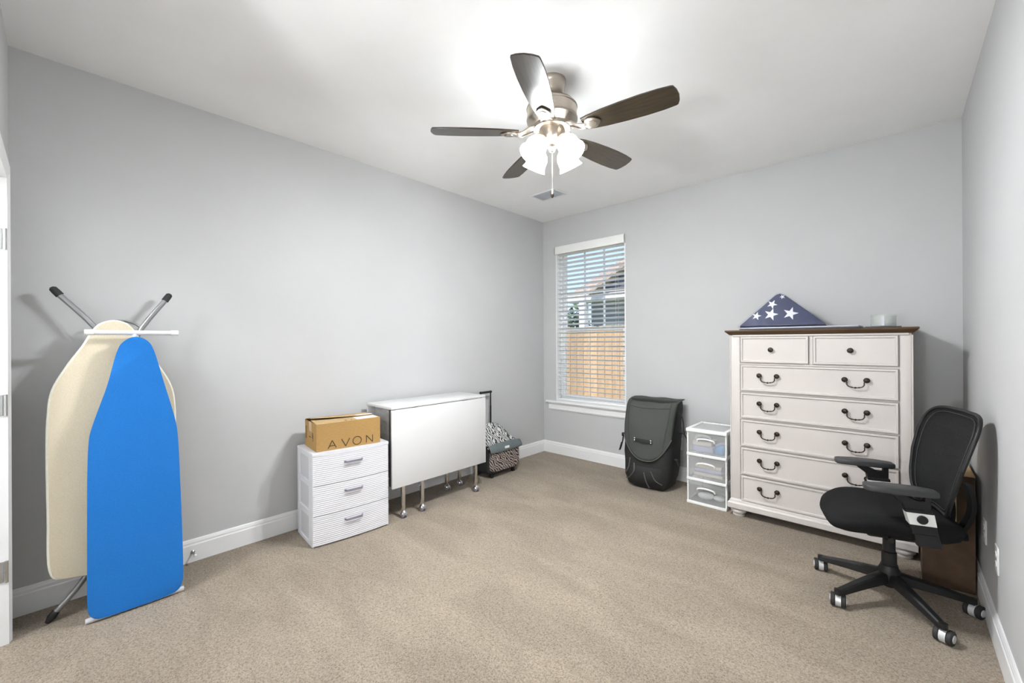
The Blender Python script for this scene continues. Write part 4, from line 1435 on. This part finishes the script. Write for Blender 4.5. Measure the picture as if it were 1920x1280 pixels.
def flap_pt(u, v):
    """u -1..1 across, v 0 (back of top) .. 1 (lower rounded edge)"""
    zlow = 0.255 + 0.20 * abs(u) ** 2.6
    if v < 0.2:
        t = v / 0.2
        w = pk_dim(0.755)[0] + 0.006
        return Vector((u * w, 0.19 - 0.10 * t, 0.776 - 0.004 * t * t + 0.003 * math.sin(u * 7)))
    t = (v - 0.2) / 0.8
    z = 0.770 + (zlow - 0.770) * t
    w = pk_dim(z)[0] + 0.004
    uu = u * (1.0 - 0.08 * t)
    y = pk_front(uu * w, z, 0.010)
    y += 0.004 * math.sin(u * 5 + t * 4) - 0.012 * math.sin(t * PI) * (1 - u * u)
    return Vector((uu * w, y - 0.002, z))


fo_ = MB().grid(lambda a, b: flap_pt(-1 + 2 * a, b), 28, 26).build('flap', 'pack_grey', bp, angle=70)
s = fo_.modifiers.new('thickness', 'SOLIDIFY')
s.thickness = 0.008
edge = [flap_pt(-1 + 2 * k / 40, 1.0) + Vector((0, -0.004, 0)) for k in range(41)]
MB().tube(edge, 0.005, 8).build('piping', 'piping_grey', fo_, angle=60)
for s_ in (-1, 1):
    sm_ = [flap_pt(s_ * (0.80 - 0.25 * max(0, v - 0.5)), v) + Vector((0, -0.005, 0)) for v in [0.22 + 0.7 * k / 20 for k in range(21)]]
    MB().tube(sm_, 0.0030, 6).build('seam', 'pack_grey', fo_)
sm_ = [flap_pt(-0.8 + 1.6 * k / 16, 0.30) + Vector((0, -0.004, 0)) for k in range(17)]
MB().tube(sm_, 0.0030, 6).build('seam', 'pack_grey', fo_)
# grab handle with metal ends
hz = 0.435
hp = []
for k in range(9):
    xx = -0.095 + 0.15 * k / 8
    yy = flap_pt(xx / 0.23, 0.2 + 0.8 * (0.770 - hz) / 0.51).y
    hp.append((xx, yy - 0.010 - 0.016 * math.sin(PI * k / 8), hz - 0.006 * k / 8))
MB().strap(hp, 0.020, 0.009, (0, 0, 1)).build('grab_handle', 'webbing', bp)
for k in (0, 8):
    MB().sphere((hp[k][0], hp[k][1] - 0.006, hp[k][2] + 0.008), 0.0085, seg=8).sphere((hp[k][0], hp[k][1] - 0.006, hp[k][2] - 0.010), 0.0085, seg=8).build('rivet', 'chrome', bp)
# lower pockets: grey piping lines
for pts in ([(-0.14, 0.26), (-0.15, 0.18), (-0.185, 0.12)], [(-0.10, 0.22), (-0.09, 0.16), (-0.14, 0.09), (-0.18, 0.07)], [(0.0, 0.16), (0.02, 0.09), (0.045, 0.03)], [(0.06, 0.18), (0.10, 0.11), (0.15, 0.07)]):
    q = smooth_pts([(x, pk_front(x, z, 0.003) - (0.026 if abs(x) < 0.13 and z < 0.19 else 0.006), z) for x, z in pts], 6)
    MB().tube(q, 0.0055, 8, flat=0.6).build('pocket_piping', 'piping_grey', bp)
pp = MB()
pr = []
for k in range(9):
    z = 0.03 + 0.17 * k / 8
    e = 0.020 * math.sin(PI * k / 8) ** 0.5
    pr.append([(x, pk_front(x, z, 0.001) - e * (1 - (abs(x) / 0.15) ** 4), z) for x in [-0.145 + 0.29 * i / 16 for i in range(17)]])
pp.rings(pr, cap=False, closed=False).build('front_pocket', 'pack_black', bp, angle=70)
# side straps and buckles
MB().strap(smooth_pts([(0.215, 0.05, 0.685), (0.250, 0.03, 0.66), (0.272, 0.02, 0.58), (0.270, 0.02, 0.52)], 6), 0.022, 0.003, (0, 1, 0)).build('side_strap', 'webbing', bp)
MB().box(0.245, 0.285, 0.0, 0.03, 0.495, 0.520, 0.004, 2).build('buckle', 'black_plastic', bp)
MB().strap(smooth_pts([(0.24, 0.015, 0.505), (0.275, 0.015, 0.498), (0.300, 0.01, 0.46), (0.306, 0.01, 0.42)], 6), 0.020, 0.003, (0, 1, 0)).build('side_strap', 'webbing', bp)
MB().strap(smooth_pts([(-0.215, -0.07, 0.455), (-0.238, -0.08, 0.43), (-0.245, -0.085, 0.38), (-0.262, -0.09, 0.315)], 6), 0.024, 0.004, (0, 1, 0)).build('side_strap', 'webbing', bp)
MB().box(-0.250, -0.215, -0.10, -0.06, 0.425, 0.460, 0.006, 2).build('buckle', 'black_plastic', bp)
MB().strap([(-0.250, -0.088, 0.37), (-0.262, -0.092, 0.325), (-0.270, -0.094, 0.295)], 0.032, 0.006, (0, 1, 0)).build('strap_tab', 'webbing', bp)
MB().strap([(0.20, -0.06, 0.29), (0.238, -0.05, 0.27), (0.255, -0.045, 0.225)], 0.04, 0.006, (0, 1, 0)).build('strap_tab', 'webbing', bp)

# ================================================================== CLEAR THREE DRAWER BINS
cbn = thing('clear_drawer_unit', 'small white framed three drawer bin with clear fronts beside chest', 'drawers', (1.862, 3.455, 0))
Wb, Db, Hb = 0.300, 0.355, 0.605
b = MB()
for x0, x1 in ((0.0, 0.012), (Wb - 0.012, Wb)):
    b.box(x0, x1, 0.006, 0.036, 0.0, Hb - 0.02, 0.003, 1).box(x0, x1, Db - 0.03, Db, 0.0, Hb - 0.02, 0.003, 1)
    for za in (0.0, 0.188, 0.386):
        b.box(x0, x1, 0.03, Db - 0.03, za, za + 0.022, 0.002, 1)
for za in (0.0, 0.188, 0.386):
    b.box(0.0, Wb, -0.004, 0.010, za, za + 0.022, 0.004, 2).box(0.01, Wb - 0.01, Db - 0.012, Db, za, za + 0.02)
b.build('frame', 'bin_white', cbn)
b = MB()
b.box(-0.004, Wb + 0.004, -0.008, 0.030, Hb - 0.028, Hb, 0.006, 2).box(-0.004, Wb + 0.004, Db - 0.03, Db + 0.002, Hb - 0.028, Hb, 0.006, 2)
b.box(-0.004, 0.028, 0.022, Db - 0.022, Hb - 0.028, Hb, 0.006, 2).box(Wb - 0.028, Wb + 0.004, 0.022, Db - 0.022, Hb - 0.028, Hb, 0.006, 2)
to_ = b.build('top', 'bin_white', cbn)
MB().box(0.024, Wb - 0.024, 0.026, Db - 0.026, Hb - 0.010, Hb - 0.006).build('top_panel', 'bin_milky', to_)
for za, zb in ((0.024, 0.184), (0.212, 0.382), (0.410, 0.574)):
    d = MB()
    d.box(0.014, Wb - 0.014, 0.001, 0.004, za, zb)
    d.box(0.014, 0.017, 0.004, Db - 0.02, za, zb - 0.02).box(Wb - 0.017, Wb - 0.014, 0.004, Db - 0.02, za, zb - 0.02)
    d.box(0.014, Wb - 0.014, Db - 0.02, Db - 0.017, za, zb - 0.02).box(0.017, Wb - 0.017, 0.004, Db - 0.02, za, za + 0.003)
    do = d.build('drawer', 'bin_clear', cbn)
    zc = zb - 0.045
    hpts = smooth_pts([(0.085, -0.002, zc - 0.022), (0.095, -0.012, zc - 0.004), (0.15, -0.016, zc + 0.004), (0.205, -0.012, zc - 0.004), (0.215, -0.002, zc - 0.022)], 5)
    MB().tube(hpts, 0.007, 8).build('handle', 'bin_white', do)
# contents
t = thing('white_appliance', 'white boxy item in the top clear drawer', 'household item', (1.965, 3.56, 0.4145))
MB().box(-0.070, 0.085, -0.06, 0.10, 0.0, 0.045, 0.008, 2).build('item_body', 'item_violet', t)
MB().box(-0.075, 0.075, -0.055, 0.10, 0.046, 0.085, 0.010, 2).build('item_cover', 'item_beige', t)
MB().tube(smooth_pts([(-0.06, -0.03, 0.085), (-0.05, -0.03, 0.118), (0.0, -0.03, 0.126), (0.05, -0.03, 0.116), (0.06, -0.03, 0.085)], 5), 0.009, 8).build('item_handle', 'item_white', t)
MB().box(-0.045, 0.045, -0.04, 0.06, 0.086, 0.104, 0.008, 2).build('item_panel', 'item_grey', t)
t = thing('blue_packet', 'blue packet in the right of the top clear drawer', 'packet', (2.098, 3.54, 0.4145))
rr = [superring(0, 0.02, z, 0.040 * s, 0.07 * s, 3, 20) for z, s in ((0, 0.9), (0.01, 1.0), (0.045, 1.0), (0.06, 0.9), (0.066, 0.7))]
MB().rings(rr).build('packet_body', 'item_blue', t, angle=60)
MB().tube([(-0.03, -0.03, 0.066), (0.0, 0.0, 0.080), (0.03, 0.03, 0.070)], 0.010, 8).build('packet_fold', 'item_violet', t)
t = thing('beige_cloth', 'folded beige cloth in the middle clear drawer', 'cloth', (2.01, 3.60, 0.2165))
for k in range(3):
    MB().box(-0.11 + 0.004 * k, 0.11 - 0.003 * k, -0.10, 0.12, 0.0325 * k, 0.0325 * k + 0.032, 0.013, 3).build('cloth_fold', 'item_beige' if k != 1 else 'item_violet', t)
t = thing('white_bundle', 'white rounded bundle in the bottom clear drawer', 'bundle', (2.0, 3.55, 0.0285))
MB().sphere((-0.02, 0, 0.026), 0.026, 2.4, 2.0, 1.0, 18).build('bundle_roll', 'item_white', t, angle=80)
MB().sphere((0.075, 0.02, 0.020), 0.020, 2.2, 2.2, 1.0, 18).build('bundle_fold', 'item_white', t, angle=80)
